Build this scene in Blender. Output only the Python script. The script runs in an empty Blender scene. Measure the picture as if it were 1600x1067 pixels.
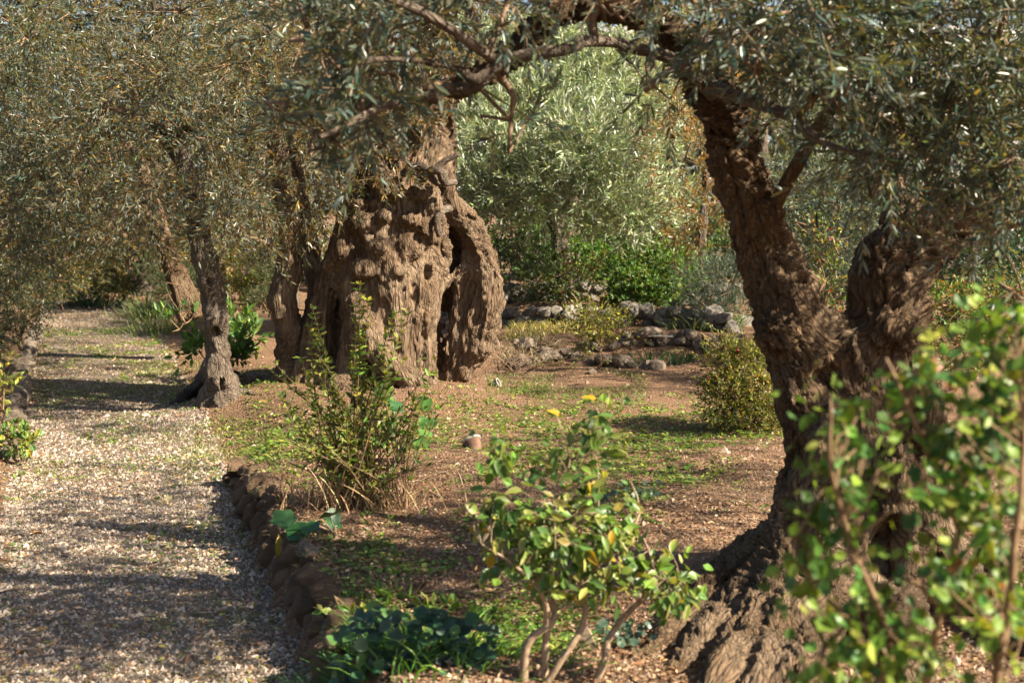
import bpy, math
import numpy as np
from mathutils import Vector, Matrix

# ------------------------------------------------------------------ camera, sky, sun, exposure
scene = bpy.context.scene
col = scene.collection
F = 1600 * 50.0 / 36.0          # focal length in photo pixels
CH, HZ = 1.8, 330.0             # eye height, photo row of the horizon
cam = bpy.data.cameras.new('camera'); cam.lens = 50; cam.sensor_width = 36
cam.shift_y = -(533.5 - HZ) / 1600.0
cam.clip_end = 2000; cam.clip_start = 0.05
cam.dof.use_dof = True; cam.dof.focus_distance = 10.0; cam.dof.aperture_fstop = 3.8
camo = bpy.data.objects.new('camera', cam); col.objects.link(camo)
camo.location = (0, 0, CH); camo.rotation_euler = (math.radians(90), 0, 0)
scene.camera = camo

SUN = Vector((0.84, -0.36, 0.0)).normalized() * math.cos(math.radians(37)); SUN.z = math.sin(math.radians(37))
world = bpy.data.worlds.new('World'); scene.world = world; world.use_nodes = True
wn = world.node_tree.nodes; wl = world.node_tree.links
sky = wn.new('ShaderNodeTexSky'); sky.sky_type = 'NISHITA'; sky.sun_disc = False
sky.sun_elevation = math.radians(37); sky.sun_rotation = math.atan2(SUN.x, SUN.y)
sky.air_density = 1.0; sky.dust_density = 2.0
bg = wn['Background']; bg.inputs['Strength'].default_value = 0.05
wl.new(sky.outputs[0], bg.inputs[0])
sl = bpy.data.lights.new('sun', 'SUN'); sl.energy = 5.0; sl.angle = math.radians(0.55); sl.color = (1, 0.875, 0.69)
so = bpy.data.objects.new('sun', sl); col.objects.link(so)
so.rotation_euler = SUN.to_track_quat('Z', 'Y').to_euler(); so.location = (8, -4, 12)
scene.view_settings.view_transform = 'Standard'; scene.view_settings.look = 'None'
scene.view_settings.exposure = 1.85; scene.view_settings.gamma = 1.0
scene.view_settings.use_curve_mapping = False
scene.render.engine = 'CYCLES'
scene.cycles.use_denoising = True
scene.cycles.max_bounces = 4; scene.cycles.transmission_bounces = 3; scene.cycles.diffuse_bounces = 2
scene.cycles.use_adaptive_sampling = True; scene.cycles.adaptive_threshold = .02
scene.cycles.glossy_bounces = 3; scene.cycles.transparent_max_bounces = 4
scene.cycles.caustics_reflective = False; scene.cycles.caustics_refractive = False

R = np.random.default_rng(11)
V = Vector

# ------------------------------------------------------------------ maths helpers
def _hash(ix, iy, iz, s):
    h = (ix.astype(np.int64) * 374761393 + iy.astype(np.int64) * 668265263 + iz.astype(np.int64) * 2147483647 + s * 974711) & 0xFFFFFFFF
    h = ((h ^ (h >> 13)) * 1274126177) & 0xFFFFFFFF
    return ((h ^ (h >> 16)) & 0xFFFFFF) / float(0xFFFFFF) * 2 - 1
def noise(p, s=0):
    """smooth value noise in [-1,1] on (n,3) points"""
    p = np.asarray(p, float); i = np.floor(p); f = p - i; f = f * f * (3 - 2 * f); i = i.astype(np.int64)
    x, y, z = i[:, 0], i[:, 1], i[:, 2]; fx, fy, fz = f[:, 0], f[:, 1], f[:, 2]
    def h(a, b, c): return _hash(x + a, y + b, z + c, s)
    c00 = h(0,0,0)*(1-fx)+h(1,0,0)*fx; c10 = h(0,1,0)*(1-fx)+h(1,1,0)*fx
    c01 = h(0,0,1)*(1-fx)+h(1,0,1)*fx; c11 = h(0,1,1)*(1-fx)+h(1,1,1)*fx
    return (c00*(1-fy)+c10*fy)*(1-fz) + (c01*(1-fy)+c11*fy)*fz
def fbm(p, o=3, s=0):
    p = np.asarray(p, float); t = 0; a = 1; n = 0
    for k in range(o):
        t = t + a * noise(p * 2**k + 17.3*k, s + k); n += a; a *= .5
    return t / n
def sst(a, b, x):
    t = np.clip((np.asarray(x, float) - a) / (b - a), 0, 1); return t * t * (3 - 2 * t)
def nrm(a): return a / np.maximum(np.linalg.norm(a, axis=-1, keepdims=True), 1e-9)
def rdir(n): return nrm(R.normal(size=(n, 3)))
def W(px, py, Y): return V(((px - 800) * Y / F, Y, CH - (py - HZ) * Y / F))

# ------------------------------------------------------------------ the lie of the land
def xr(y): return -0.72 - (np.asarray(y, float) - 5.4) * 0.288
def xl(y): return xr(y) - 1.38 - 0.03 * (np.asarray(y, float) - 8)
def gz(x, y, bumps=True):
    x = np.atleast_1d(np.asarray(x, float)); y = np.atleast_1d(np.asarray(y, float)); x, y = np.broadcast_arrays(x, y)
    wid = 0.10 + 0.8 * sst(8.8, 10.5, y)
    rise = (0.24 - 0.06 * sst(12, 20, y)) * sst(0, 1, (x - xr(y)) / wid)
    left = 0.22 * sst(0, 0.45, xl(y) - x) + .25 * sst(.5, 4, xl(y) - x)
    fade = 1 - sst(26, 29, y)
    z = (rise + left) * fade + 0.3 * sst(26.5, 30, y)
    east = sst(-1.5, 0.3, x - 0.0)
    z = z + east * fade * (0.16 * sst(14.7, 15.2, y) + 0.22 * sst(18.4, 18.9, y))
    # soil heaped round the trunks
    for cx, cy, h, r in ((-1.05, 13.1, .04, 1.0), (2.45, 5.9, .10, .9), (-2.55, 12.3, .12, .6), (-.5, 12.0, .06, .5)):
        z = z + h * np.exp(-((x-cx)**2 + (y-cy)**2) / (r*r))
    if bumps:
        p = np.stack([x*1.1, y*1.1, x*0], -1); q = np.stack([x*5, y*5, x*0+3], -1)
        amp = np.where((x < xr(y)) & (x > xl(y)), .35, 1.0)
        z = z + amp * (0.035 * noise(p.reshape(-1,3), 3).reshape(x.shape) + 0.014 * noise(q.reshape(-1,3), 4).reshape(x.shape))
    return z
def gz1(x, y): return float(gz(x, y)[0])
def G(px, py, dz=0.0):
    Y = 10.0
    for k in range(30):
        X = (px - 800) * Y / F; z = gz1(X, Y)
        Y = 0.5 * Y + 0.5 * min(60, (CH - z) * F / (py - HZ))
    X = (px - 800) * Y / F
    return V((X, Y, gz1(X, Y) + dz))

# ------------------------------------------------------------------ object helpers
def link(o): col.objects.link(o); return o
def tag(o, label=None, cat=None, group=None, kind=None):
    if label: o['label'] = label
    if cat: o['category'] = cat
    if group: o['group'] = group
    if kind: o['kind'] = kind
    return o
def empty(name, loc, label, cat, group=None):
    o = link(bpy.data.objects.new(name, None)); o.location = loc; o.empty_display_size = .2
    return tag(o, label, cat, group)
def raw_mesh(name, verts, faces, mat, colors=None, smooth=False, extra=None):
    """verts (n,3); faces list of (m,k) int arrays"""
    me = bpy.data.meshes.new(name)
    verts = np.ascontiguousarray(verts, dtype=np.float32)
    fl = [np.asarray(f, dtype=np.int32) for f in (faces if isinstance(faces, (list, tuple)) else [faces]) if len(f)]
    nl = sum(f.size for f in fl); nf = sum(len(f) for f in fl)
    me.vertices.add(len(verts)); me.vertices.foreach_set('co', verts.ravel())
    me.loops.add(nl); me.polygons.add(nf)
    me.loops.foreach_set('vertex_index', np.concatenate([f.ravel() for f in fl]))
    sizes = np.concatenate([np.full(len(f), f.shape[1], np.int32) for f in fl])
    starts = np.concatenate([[0], np.cumsum(sizes)[:-1]]).astype(np.int32)
    me.polygons.foreach_set('loop_start', starts)
    me.polygons.foreach_set('use_smooth', np.full(nf, smooth, bool))
    if colors is not None:
        a = me.attributes.new('Col', 'FLOAT_COLOR', 'POINT')
        c = np.ones((len(verts), 4), np.float32); c[:, :3] = colors; a.data.foreach_set('color', c.ravel())
    if extra is not None:
        a = me.attributes.new('grain', 'FLOAT_VECTOR', 'POINT'); a.data.foreach_set('vector', np.ascontiguousarray(extra, np.float32).ravel())
    me.update(); me.validate()
    if mat: me.materials.append(mat)
    return me
def obj(name, me, parent=None, world_verts=True):
    o = link(bpy.data.objects.new(name, me))
    if parent is not None:
        o.parent = parent
        if world_verts: o.matrix_parent_inverse = Matrix.Translation(-parent.location)
    return o

# ------------------------------------------------------------------ materials
def mat_new(name):
    m = bpy.data.materials.new(name); m.use_nodes = True
    nt = m.node_tree; nt.nodes.clear(); return m, nt
def nd(nt, t, **kw):
    n = nt.nodes.new(t)
    for k, v in kw.items(): setattr(n, k, v)
    return n
def ramp(nt, fac, stops):
    r = nd(nt, 'ShaderNodeValToRGB'); e = r.color_ramp.elements
    while len(e) < len(stops): e.new(.5)
    for x, (p, c) in zip(e, stops): x.position = p; x.color = (*c, 1)
    nt.links.new(fac, r.inputs[0]); return r.outputs[0]
def mix(nt, fac, a, b, mode='MIX'):
    m = nd(nt, 'ShaderNodeMix', data_type='RGBA', blend_type=mode)
    for s, v in ((0, fac), (6, a), (7, b)):
        if hasattr(v, 'default_value') or hasattr(v, 'links'): nt.links.new(v, m.inputs[s])
        else: m.inputs[s].default_value = v if s == 0 else (*v, 1)
    return m.outputs[2]
def noise_tex(nt, vec, scale, detail=4, rough=.55, dist=0):
    n = nd(nt, 'ShaderNodeTexNoise'); n.inputs['Scale'].default_value = scale; n.inputs['Detail'].default_value = detail
    n.inputs['Roughness'].default_value = rough; n.inputs['Distortion'].default_value = dist
    if vec is not None: nt.links.new(vec, n.inputs['Vector'])
    return n.outputs['Fac']
def mapping(nt, vec, scale):
    m = nd(nt, 'ShaderNodeMapping'); m.inputs['Scale'].default_value = scale; nt.links.new(vec, m.inputs['Vector']); return m.outputs[0]

def bark_mat(name, dark, mid, light, grey, scale=1.0, bump=.6, crack_f=.6):
    m, nt = mat_new(name); L = nt.links
    at = nd(nt, 'ShaderNodeAttribute', attribute_name='grain'); g = at.outputs['Vector']
    gs = mapping(nt, g, (scale, scale, scale))
    tc = nd(nt, 'ShaderNodeTexCoord').outputs['Object']
    big = noise_tex(nt, tc, 3.5, 5, .6)
    fur = noise_tex(nt, gs, 26, 6, .65, .4)
    vo = nd(nt, 'ShaderNodeTexVoronoi', feature='DISTANCE_TO_EDGE'); vo.inputs['Scale'].default_value = 24
    dn = nd(nt, 'ShaderNodeTexNoise'); dn.inputs['Scale'].default_value = 18; L.new(gs, dn.inputs['Vector'])
    va = nd(nt, 'ShaderNodeVectorMath', operation='MULTIPLY_ADD'); L.new(dn.outputs['Color'], va.inputs[0]); va.inputs[1].default_value = (.09,.09,.09); L.new(gs, va.inputs[2]); L.new(va.outputs[0], vo.inputs['Vector'])
    fine = noise_tex(nt, gs, 120, 4, .7)
    c = ramp(nt, fur, [(.32, dark), (.5, mid), (.68, light)])
    c = mix(nt, .45, c, ramp(nt, fine, [(.3, dark), (.6, light)]))
    gm = ramp(nt, big, [(.46, (0,0,0)), (.66, (1,1,1))])
    c = mix(nt, gm, c, mix(nt, fur, grey, light))
    crack = ramp(nt, vo.outputs['Distance'], [(.0, (.22,.2,.18)), (.16, (1,1,1))])
    c = mix(nt, crack_f, c, crack, 'MULTIPLY')
    p = nd(nt, 'ShaderNodeBsdfPrincipled'); p.inputs['Roughness'].default_value = .85; p.inputs['Specular IOR Level'].default_value = .2
    L.new(c, p.inputs['Base Color'])
    h = nd(nt, 'ShaderNodeMath', operation='ADD'); L.new(fur, h.inputs[0])
    m2 = nd(nt, 'ShaderNodeMath', operation='MULTIPLY'); L.new(fine, m2.inputs[0]); m2.inputs[1].default_value = .35
    L.new(m2.outputs[0], h.inputs[1])
    sm = nd(nt, 'ShaderNodeMapRange'); L.new(vo.outputs['Distance'], sm.inputs[0]); sm.inputs[2].default_value = .22; sm.inputs[3].default_value = 0; sm.inputs[4].default_value = .5
    h2 = nd(nt, 'ShaderNodeMath', operation='ADD'); L.new(h.outputs[0], h2.inputs[0]); L.new(sm.outputs[0], h2.inputs[1])
    b = nd(nt, 'ShaderNodeBump'); b.inputs['Strength'].default_value = bump; b.inputs['Distance'].default_value = .025
    L.new(h2.outputs[0], b.inputs['Height']); L.new(b.outputs[0], p.inputs['Normal'])
    o = nd(nt, 'ShaderNodeOutputMaterial'); L.new(p.outputs[0], o.inputs[0]); return m

def leaf_mat(name, under=(.32, .34, .27), under_f=.55, trans=.35, rough=.38, spec=.5, warm=(1.25, 1.15, .45)):
    m, nt = mat_new(name); L = nt.links
    at = nd(nt, 'ShaderNodeAttribute', attribute_name='Col'); c = at.outputs['Color']
    geo = nd(nt, 'ShaderNodeNewGeometry')
    cu = mix(nt, under_f, c, under)
    cc = mix(nt, geo.outputs['Backfacing'], c, cu)
    p = nd(nt, 'ShaderNodeBsdfPrincipled'); p.inputs['Roughness'].default_value = rough; p.inputs['Specular IOR Level'].default_value = spec
    L.new(cc, p.inputs['Base Color'])
    t = nd(nt, 'ShaderNodeBsdfTranslucent'); L.new(mix(nt, 1.0, c, warm, 'MULTIPLY'), t.inputs[0])
    ms = nd(nt, 'ShaderNodeMixShader'); ms.inputs[0].default_value = trans
    L.new(p.outputs[0], ms.inputs[1]); L.new(t.outputs[0], ms.inputs[2])
    o = nd(nt, 'ShaderNodeOutputMaterial'); L.new(ms.outputs[0], o.inputs[0]); return m

def plain_mat(name, c1, c2, scale=20, rough=.85, bump=.3, attr=False, dist=.01, c3=None):
    m, nt = mat_new(name); L = nt.links
    tc = nd(nt, 'ShaderNodeTexCoord').outputs['Object']
    n = noise_tex(nt, tc, scale, 6, .65); n2 = noise_tex(nt, tc, scale * .23, 4, .6)
    c = mix(nt, ramp(nt, n, [(.35, (0,0,0)), (.65, (1,1,1))]), c1, c2)
    if c3: c = mix(nt, ramp(nt, n2, [(.48, (0,0,0)), (.62, (1,1,1))]), c, c3)
    if attr:
        at = nd(nt, 'ShaderNodeAttribute', attribute_name='Col')
        c = mix(nt, 1.0, at.outputs['Color'], mix(nt, n, (.65,.65,.65), (1.3,1.3,1.3)), 'MULTIPLY')
    else:
        oi = nd(nt, 'ShaderNodeObjectInfo')
        c = mix(nt, 1.0, c, ramp(nt, oi.outputs['Random'], [(0, (.72,.70,.68)), (1, (1.15,1.12,1.08))]), 'MULTIPLY')
    p = nd(nt, 'ShaderNodeBsdfPrincipled'); p.inputs['Roughness'].default_value = rough; p.inputs['Specular IOR Level'].default_value = .3
    L.new(c, p.inputs['Base Color'])
    if bump:
        b = nd(nt, 'ShaderNodeBump'); b.inputs['Strength'].default_value = bump; b.inputs['Distance'].default_value = dist
        L.new(n, b.inputs['Height']); L.new(b.outputs[0], p.inputs['Normal'])
    o = nd(nt, 'ShaderNodeOutputMaterial'); L.new(p.outputs[0], o.inputs[0]); return m

M = {}
M['bark_old'] = bark_mat('old_olive_bark', (.026,.016,.010), (.115,.073,.044), (.245,.168,.105), (.18,.143,.105), 1.3, .9, .5)
M['bark_near'] = bark_mat('near_olive_bark', (.020,.014,.010), (.105,.063,.034), (.26,.172,.10), (.175,.14,.105), 2.3, 1.0, .5)
M['bark_grey'] = bark_mat('grey_olive_bark', (.035,.025,.018), (.105,.078,.057), (.21,.165,.125), (.15,.128,.105), 1.6, .9, .5)
M['twig'] = plain_mat('twig_bark', (.12,.08,.05), (.24,.17,.115), 40, .8, .3)
M['stem'] = plain_mat('shrub_stem', (.16,.10,.055), (.30,.20,.11), 50, .75, .2)
M['rose_stem'] = plain_mat('rose_stem', (.22,.155,.10), (.38,.29,.20), 60, .7, .3)
M['olive'] = leaf_mat('olive_leaf', (.27,.30,.25), .38, .40, .37, .5, (1.9, 1.25, .28))
M['olive_near'] = leaf_mat('near_olive_leaf', (.27,.33,.29), .45, .34, .36, .55, (1.6, 1.25, .35))
M['olive_silver'] = leaf_mat('silver_olive_leaf', (.60,.62,.50), .55, .30, .34, .6, (1.15, 1.15, .6))
M['leaf'] = leaf_mat('shrub_leaf', (.16,.22,.07), .4, .38, .42, .45)
M['broad'] = leaf_mat('broad_leaf', (.14,.24,.09), .4, .30, .40, .45)
M['litter'] = leaf_mat('dry_leaf', (.30,.21,.13), .3, .12, .7, .2, (1.1, .9, .7))
M['grass'] = leaf_mat('grass_blade', (.2,.24,.08), .2, .35, .5, .3)
M['pebble'] = plain_mat('gravel_pebble', (.5,.46,.42), (.6,.56,.5), 60, .8, .15, attr=True)
M['lime'] = plain_mat('limestone', (.20,.165,.13), (.46,.39,.31), 14, .9, 1.0, c3=(.19,.13,.09), dist=.04)
M['grey_stone'] = plain_mat('grey_stone', (.20,.19,.175), (.42,.40,.37), 14, .9, 1.0, c3=(.18,.15,.12), dist=.04)
M['earth_stone'] = plain_mat('earth_coated_stone', (.13,.075,.046), (.34,.22,.145), 26, .95, 1.0, c3=(.19,.14,.08), dist=.03)
M['wall'] = plain_mat('pale_wall_stone', (.34,.33,.35), (.48,.46,.48), 6, .9, .4)

def soil_mat(name, a, b, c, d, peb):
    m, nt = mat_new(name); L = nt.links
    tc = nd(nt, 'ShaderNodeTexCoord').outputs['Object']
    big = noise_tex(nt, tc, .7, 4, .6); mid = noise_tex(nt, tc, 7, 5, .65); fine = noise_tex(nt, tc, 55, 5, .7)
    vo = nd(nt, 'ShaderNodeTexVoronoi'); vo.inputs['Scale'].default_value = peb; L.new(tc, vo.inputs['Vector'])
    cc = mix(nt, ramp(nt, mid, [(.35,(0,0,0)), (.65,(1,1,1))]), a, b)
    cc = mix(nt, ramp(nt, big, [(.42,(0,0,0)), (.6,(1,1,1))]), cc, c)
    cc = mix(nt, ramp(nt, fine, [(.45,(0,0,0)), (.7,(1,1,1))]), cc, d)
    cc = mix(nt, .5, cc, ramp(nt, vo.outputs['Distance'], [(.1,(1.25,1.22,1.2)), (.75,(.45,.42,.4))]), 'MULTIPLY')
    p = nd(nt, 'ShaderNodeBsdfPrincipled'); p.inputs['Roughness'].default_value = .95; p.inputs['Specular IOR Level'].default_value = .15
    L.new(cc, p.inputs['Base Color'])
    s = nd(nt, 'ShaderNodeMath', operation='SUBTRACT'); L.new(fine, s.inputs[0]); L.new(vo.outputs['Distance'], s.inputs[1])
    bb = nd(nt, 'ShaderNodeBump'); bb.inputs['Strength'].default_value = .9; bb.inputs['Distance'].default_value = .02
    L.new(s.outputs[0], bb.inputs['Height']); L.new(bb.outputs[0], p.inputs['Normal'])
    o = nd(nt, 'ShaderNodeOutputMaterial'); L.new(p.outputs[0], o.inputs[0]); return m
M['soil'] = soil_mat('garden_soil', (.185,.102,.058), (.24,.145,.085), (.145,.088,.05), (.31,.21,.135), 60)
M['path'] = soil_mat('path_gravel', (.13,.105,.08), (.19,.155,.12), (.13,.095,.06), (.28,.24,.195), 50)

# ------------------------------------------------------------------ ground and path
def grid_mesh(name, X, Yv, Z, mat):
    ny, nx = X.shape
    v = np.stack([X, Yv, Z], -1).reshape(-1, 3)
    i = np.arange(ny * nx).reshape(ny, nx)
    f = np.stack([i[:-1,:-1], i[:-1,1:], i[1:,1:], i[1:,:-1]], -1).reshape(-1, 4)
    return raw_mesh(name, v, f, mat, smooth=True)
xs = np.concatenate([-np.geomspace(320, 13, 14), np.linspace(-12.5, 9.5, 200), np.geomspace(10, 320, 14)])
ys = np.concatenate([[-120, -60, -20, -5, 0, 1.5], np.geomspace(2.6, 31, 220), np.geomspace(33, 620, 14)])
X, Y = np.meshgrid(xs, ys)
tag(obj('ground', grid_mesh('ground', X, Y, gz(X, Y), M['soil'])), 'reddish brown garden soil under the olive trees', kind='structure')
ys = np.geomspace(2.2, 27.5, 200); us = np.linspace(0, 1, 30)
U, Y = np.meshgrid(us, ys)
wob = .10 * noise(np.stack([ys * 1.3, ys * 0, ys * 0], -1), 9)[:, None]
X = (xl(Y) - .05 + wob) + U * (xr(Y) - xl(Y) + .08 - wob + .12 * noise(np.stack([ys*2.3, ys*0+5, ys*0], -1), 8)[:, None])
tag(obj('gravel_path', grid_mesh('gravel_path', X, Y, gz(X, Y) + .006 * np.sin(U * math.pi) ** .3 + .002, M['path'])), 'pale gravel path running back along the left', kind='structure')

# ------------------------------------------------------------------ scatter meshes
def scatter_faces(nv, per, n): return (np.arange(n)[:, None, None] * nv + np.asarray(per)[None]).reshape(-1, len(per[0]))
def pebbles(pos, size, cols):
    n = len(pos); o = np.array([[1,0,-.25],[0,1,-.25],[-1,0,-.25],[0,-1,-.25],[0,0,.6]])
    a = R.uniform(0, 6.28, n); c, s = np.cos(a), np.sin(a)
    v = o[None] * R.uniform(.55, 1.25, (n, 5, 1)) * size[:, None, None] + R.normal(0, .12, (n, 5, 3)) * size[:, None, None]
    x = v[:, :, 0] * c[:, None] - v[:, :, 1] * .75 * s[:, None]; y = v[:, :, 0] * s[:, None] + v[:, :, 1] * .75 * c[:, None]
    z = v[:, :, 2] + R.normal(0, .5, (n, 1)) * x * .5
    v = np.stack([x, y, z], -1) + pos[:, None]
    f = scatter_faces(5, [[0,1,4],[1,2,4],[2,3,4],[3,0,4]], n)
    return v.reshape(-1, 3), f, np.repeat(cols, 5, 0)
def path_points(n, y0, y1, spread=0.0):
    y = y0 + (y1 - y0) * R.random(n); u = R.random(n) * (1 + 2*spread) - spread
    x = xl(y) + u * (xr(y) - xl(y)); return x, y
A = []
for n, y0, y1, sz in ((42000, 4.6, 9.5, .0125), (20000, 9.5, 15, .0145), (9000, 15, 27, .017)):
    x, y = path_points(n, y0, y1, .03)
    x = x + np.where(R.random(n) < .12, R.normal(0, .14, n), 0) * sst(8.5, 10, y); k = x / y > -.395; x, y = x[k], y[k]
    s = sz * R.lognormal(0, .32, len(x)); z = gz(x, y) + s * .25
    t = R.random((len(x), 1)); c = np.array([.12,.10,.088]) * (1 - t) + np.array([.48,.44,.395]) * t
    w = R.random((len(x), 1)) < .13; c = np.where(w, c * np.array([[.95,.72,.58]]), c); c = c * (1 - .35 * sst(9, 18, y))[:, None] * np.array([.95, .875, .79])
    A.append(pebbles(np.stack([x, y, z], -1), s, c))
def join(A):
    vs, fs, cs, o = [], [], [], 0
    for v, f, c in A: vs.append(v); fs.append(f + o); cs.append(c); o += len(v)
    return np.concatenate(vs), np.concatenate(fs), np.concatenate(cs)
v, f, c = join(A)
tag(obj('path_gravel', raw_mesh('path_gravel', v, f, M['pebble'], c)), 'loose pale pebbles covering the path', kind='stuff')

# leaves: a batch of leaf-shaped faces
def leaf_batch(P, D, N, L, Wd, C, kind='diamond', bend=0.0, fold=.2):
    n = len(P); D = nrm(D); S = nrm(np.cross(D, N)); N = np.cross(S, D)
    L = np.broadcast_to(np.asarray(L, float), (n,))[:, None]; Wd = np.broadcast_to(np.asarray(Wd, float), (n,))[:, None]
    if kind == 'diamond':
        v = np.stack([P, P + D*L*.45 + S*Wd/2, P + D*L - N*L*bend, P + D*L*.45 - S*Wd/2], 1)
        f = scatter_faces(4, [[0,1,2,3]], n); k = 4
    elif kind == 'long':
        v = np.stack([P, P + D*L*.28 + S*Wd*.44 + N*L*bend*.3, P + D*L*.68 + S*Wd*.42 + N*L*bend*.1, P + D*L - N*L*bend*.6,
                      P + D*L*.68 - S*Wd*.42 + N*L*bend*.1, P + D*L*.28 - S*Wd*.44 + N*L*bend*.3], 1)
        f = scatter_faces(6, [[0,1,2,3],[0,3,4,5]], n); k = 6
    else:   # fold: two halves along the midrib
        m = P + D*L*.5 - N*Wd*fold
        v = np.stack([P, P + D*L*.35 + S*Wd*.5, P + D*L - N*L*bend, P + D*L*.35 - S*Wd*.5, m, P + D*L*.7 + S*Wd*.36 - N*L*bend*.4, P + D*L*.7 - S*Wd*.36 - N*L*bend*.4], 1)
        f = scatter_faces(7, [[0,1,5,4],[0,4,6,3]], n); f2 = scatter_faces(7, [[4,5,2],[4,2,6]], n); k = 7
        return v.reshape(-1, 3), [f, f2], np.repeat(C, k, 0)
    return v.reshape(-1, 3), [f], np.repeat(C, k, 0)
def join_l(A):
    vs, cs, d, o = [], [], {}, 0
    for v, fl, c in A:
        vs.append(v); cs.append(c)
        for f in fl: d.setdefault(f.shape[1], []).append(f + o)
        o += len(v)
    return np.concatenate(vs), [np.concatenate(x) for x in d.values()], np.concatenate(cs)
def palette(n, cols, jit=.32):
    cols = np.array(cols); c = cols[R.integers(0, len(cols), n)]
    return np.clip(c * R.lognormal(0, jit, (n, 1)) * (1 + R.normal(0, .06, (n, 3))), .004, .9)

OLIVE = [(.068,.085,.048), (.055,.078,.054), (.085,.10,.045), (.11,.105,.04), (.045,.068,.05), (.12,.135,.085)]
OLIVE_WARM = [(.115,.10,.032), (.15,.11,.028), (.08,.09,.04), (.05,.072,.045), (.19,.13,.035), (.042,.065,.048)]
OLIVE_COOL = [(.045,.088,.072), (.055,.10,.08), (.075,.115,.085), (.04,.075,.065), (.10,.13,.06)]
OLIVE_BRIGHT = [(.25,.31,.17), (.32,.37,.24), (.20,.27,.12), (.30,.33,.15), (.27,.32,.22), (.13,.18,.09)]

def twigs(centre, rad, n, L=.2, droop=.0, up=.0, shell=.45, gap=.25, gs=2.2, seed=0):
    """twig bases and directions through an ellipsoid, thinned by noise so that it has holes"""
    d = rdir(n * 2); u = R.random((n * 2, 1)) ** shell
    p = np.asarray(centre) + d * u * np.asarray(rad)
    keep = noise(p * gs, 40 + seed) + .5 * noise(p * gs * 2.3, 41 + seed) > (gap - .5) * 1.3
    p, d = p[keep][:n], d[keep][:n]
    dr = nrm(d * .8 + rdir(len(p)) * .75 + np.array([0, 0, up - droop]))
    return p, dr, L * R.uniform(.6, 1.35, len(p))
def leaves_on(p, d, ln, pairs, leafL, leafW, pal, kind, ang=.8, bend=.08, upn=.5):
    T = len(p); ref = rdir(T); s = nrm(np.cross(d, ref)); s2 = np.cross(d, s)
    out = []
    for k in range(pairs):
        t = (k + .6 + R.uniform(-.25, .25, (T, 1))) / pairs
        base = p + d * ln[:, None] * t - np.array([0, 0, .12]) * ln[:, None] * t * t
        a = s if k % 2 else s2
        for sg in (1, -1):
            an = ang * R.uniform(.55, 1.3, (T, 1)) * (1 - .35 * t)
            D = nrm(d * np.cos(an) + a * sg * np.sin(an) + R.normal(0, .14, (T, 3)))
            N = nrm(np.array([0, 0, upn]) + d * .5 + R.normal(0, .45, (T, 3)))
            C = palette(T, pal)
            out.append(leaf_batch(base, D, N, leafL * R.uniform(.65, 1.25, T), leafW * R.uniform(.75, 1.2, T), C, kind, bend))
    return out

# tubes
def resample(pts, step):
    """Catmull-Rom through (x,y,z,r) rows"""
    P = np.asarray(pts, float); P = np.vstack([2*P[0]-P[1], P, 2*P[-1]-P[-2]]); out = []
    for i in range(1, len(P) - 2):
        a, b, c, d = P[i-1], P[i], P[i+1], P[i+2]; n = max(2, int(np.linalg.norm((c-b)[:3]) / step))
        t = np.linspace(0, 1, n, endpoint=False)[:, None]
        out.append(.5*((2*b)+(c-a)*t+(2*a-5*b+4*c-d)*t*t+(3*b-a-3*c+d)*t**3))
    out.append(P[-2][None]); o = np.concatenate(out); o[:, 3] = np.maximum(o[:, 3], .0015); return o
def tube(rows, sides=8, cap=True):
    rows = np.asarray(rows, float); P, r = rows[:, :3], rows[:, 3]; n = len(P)
    T = nrm(np.gradient(P, axis=0)); a = np.array([0.13, .9, .41]); a = nrm(np.cross(T, a)); 
    for i in range(1, n):
        a[i] = a[i-1] - T[i] * (a[i-1] @ T[i]); a[i] /= max(np.linalg.norm(a[i]), 1e-9)
    b = np.cross(T, a); th = np.linspace(0, 2*np.pi, sides, endpoint=False)
    v = P[:, None] + r[:, None, None] * (np.cos(th)[None, :, None] * a[:, None] + np.sin(th)[None, :, None] * b[:, None])
    v = v.reshape(-1, 3); i = np.arange(n * sides).reshape(n, sides); j = np.roll(i, -1, 1)
    f4 = np.stack([i[:-1], j[:-1], j[1:], i[1:]], -1).reshape(-1, 4)
    ln = np.concatenate([[0], np.cumsum(np.linalg.norm(np.diff(P, axis=0), axis=1))])
    g = ((v.reshape(n, sides, 3) - P[:, None]) + T[:, None] * (ln[:, None, None] * .22)).reshape(-1, 3)
    f3 = []
    if cap:
        v = np.vstack([v, P[0], P[-1]]); g = np.vstack([g, g[0], g[-1]])
        c0, c1 = n*sides, n*sides+1
        f3 = np.vstack([np.stack([j[0], i[0], np.full(sides, c0)], -1), np.stack([i[-1], j[-1], np.full(sides, c1)], -1)])
    return v, f4, f3, g
def tubes_mesh(name, polys, mat, sides=6, step=.08, rough=.0, seed=0):
    vs, f4s, f3s, gs, o = [], [], [], [], 0
    for k, pts in enumerate(polys):
        rows = resample(pts, step) if step else np.asarray(pts, float)
        v, f4, f3, g = tube(rows, sides)
        vs.append(v); f4s.append(f4 + o); f3s.append(f3 + o); gs.append(g + k * 1.7); o += len(v)
    v = np.concatenate(vs)
    if rough: v = v + rough * np.stack([noise(v * 14, seed), noise(v * 14, seed + 1), noise(v * 14, seed + 2)], -1)
    return raw_mesh(name, v, [np.concatenate(f4s), np.concatenate(f3s)], mat, smooth=True, extra=np.concatenate(gs))

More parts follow.
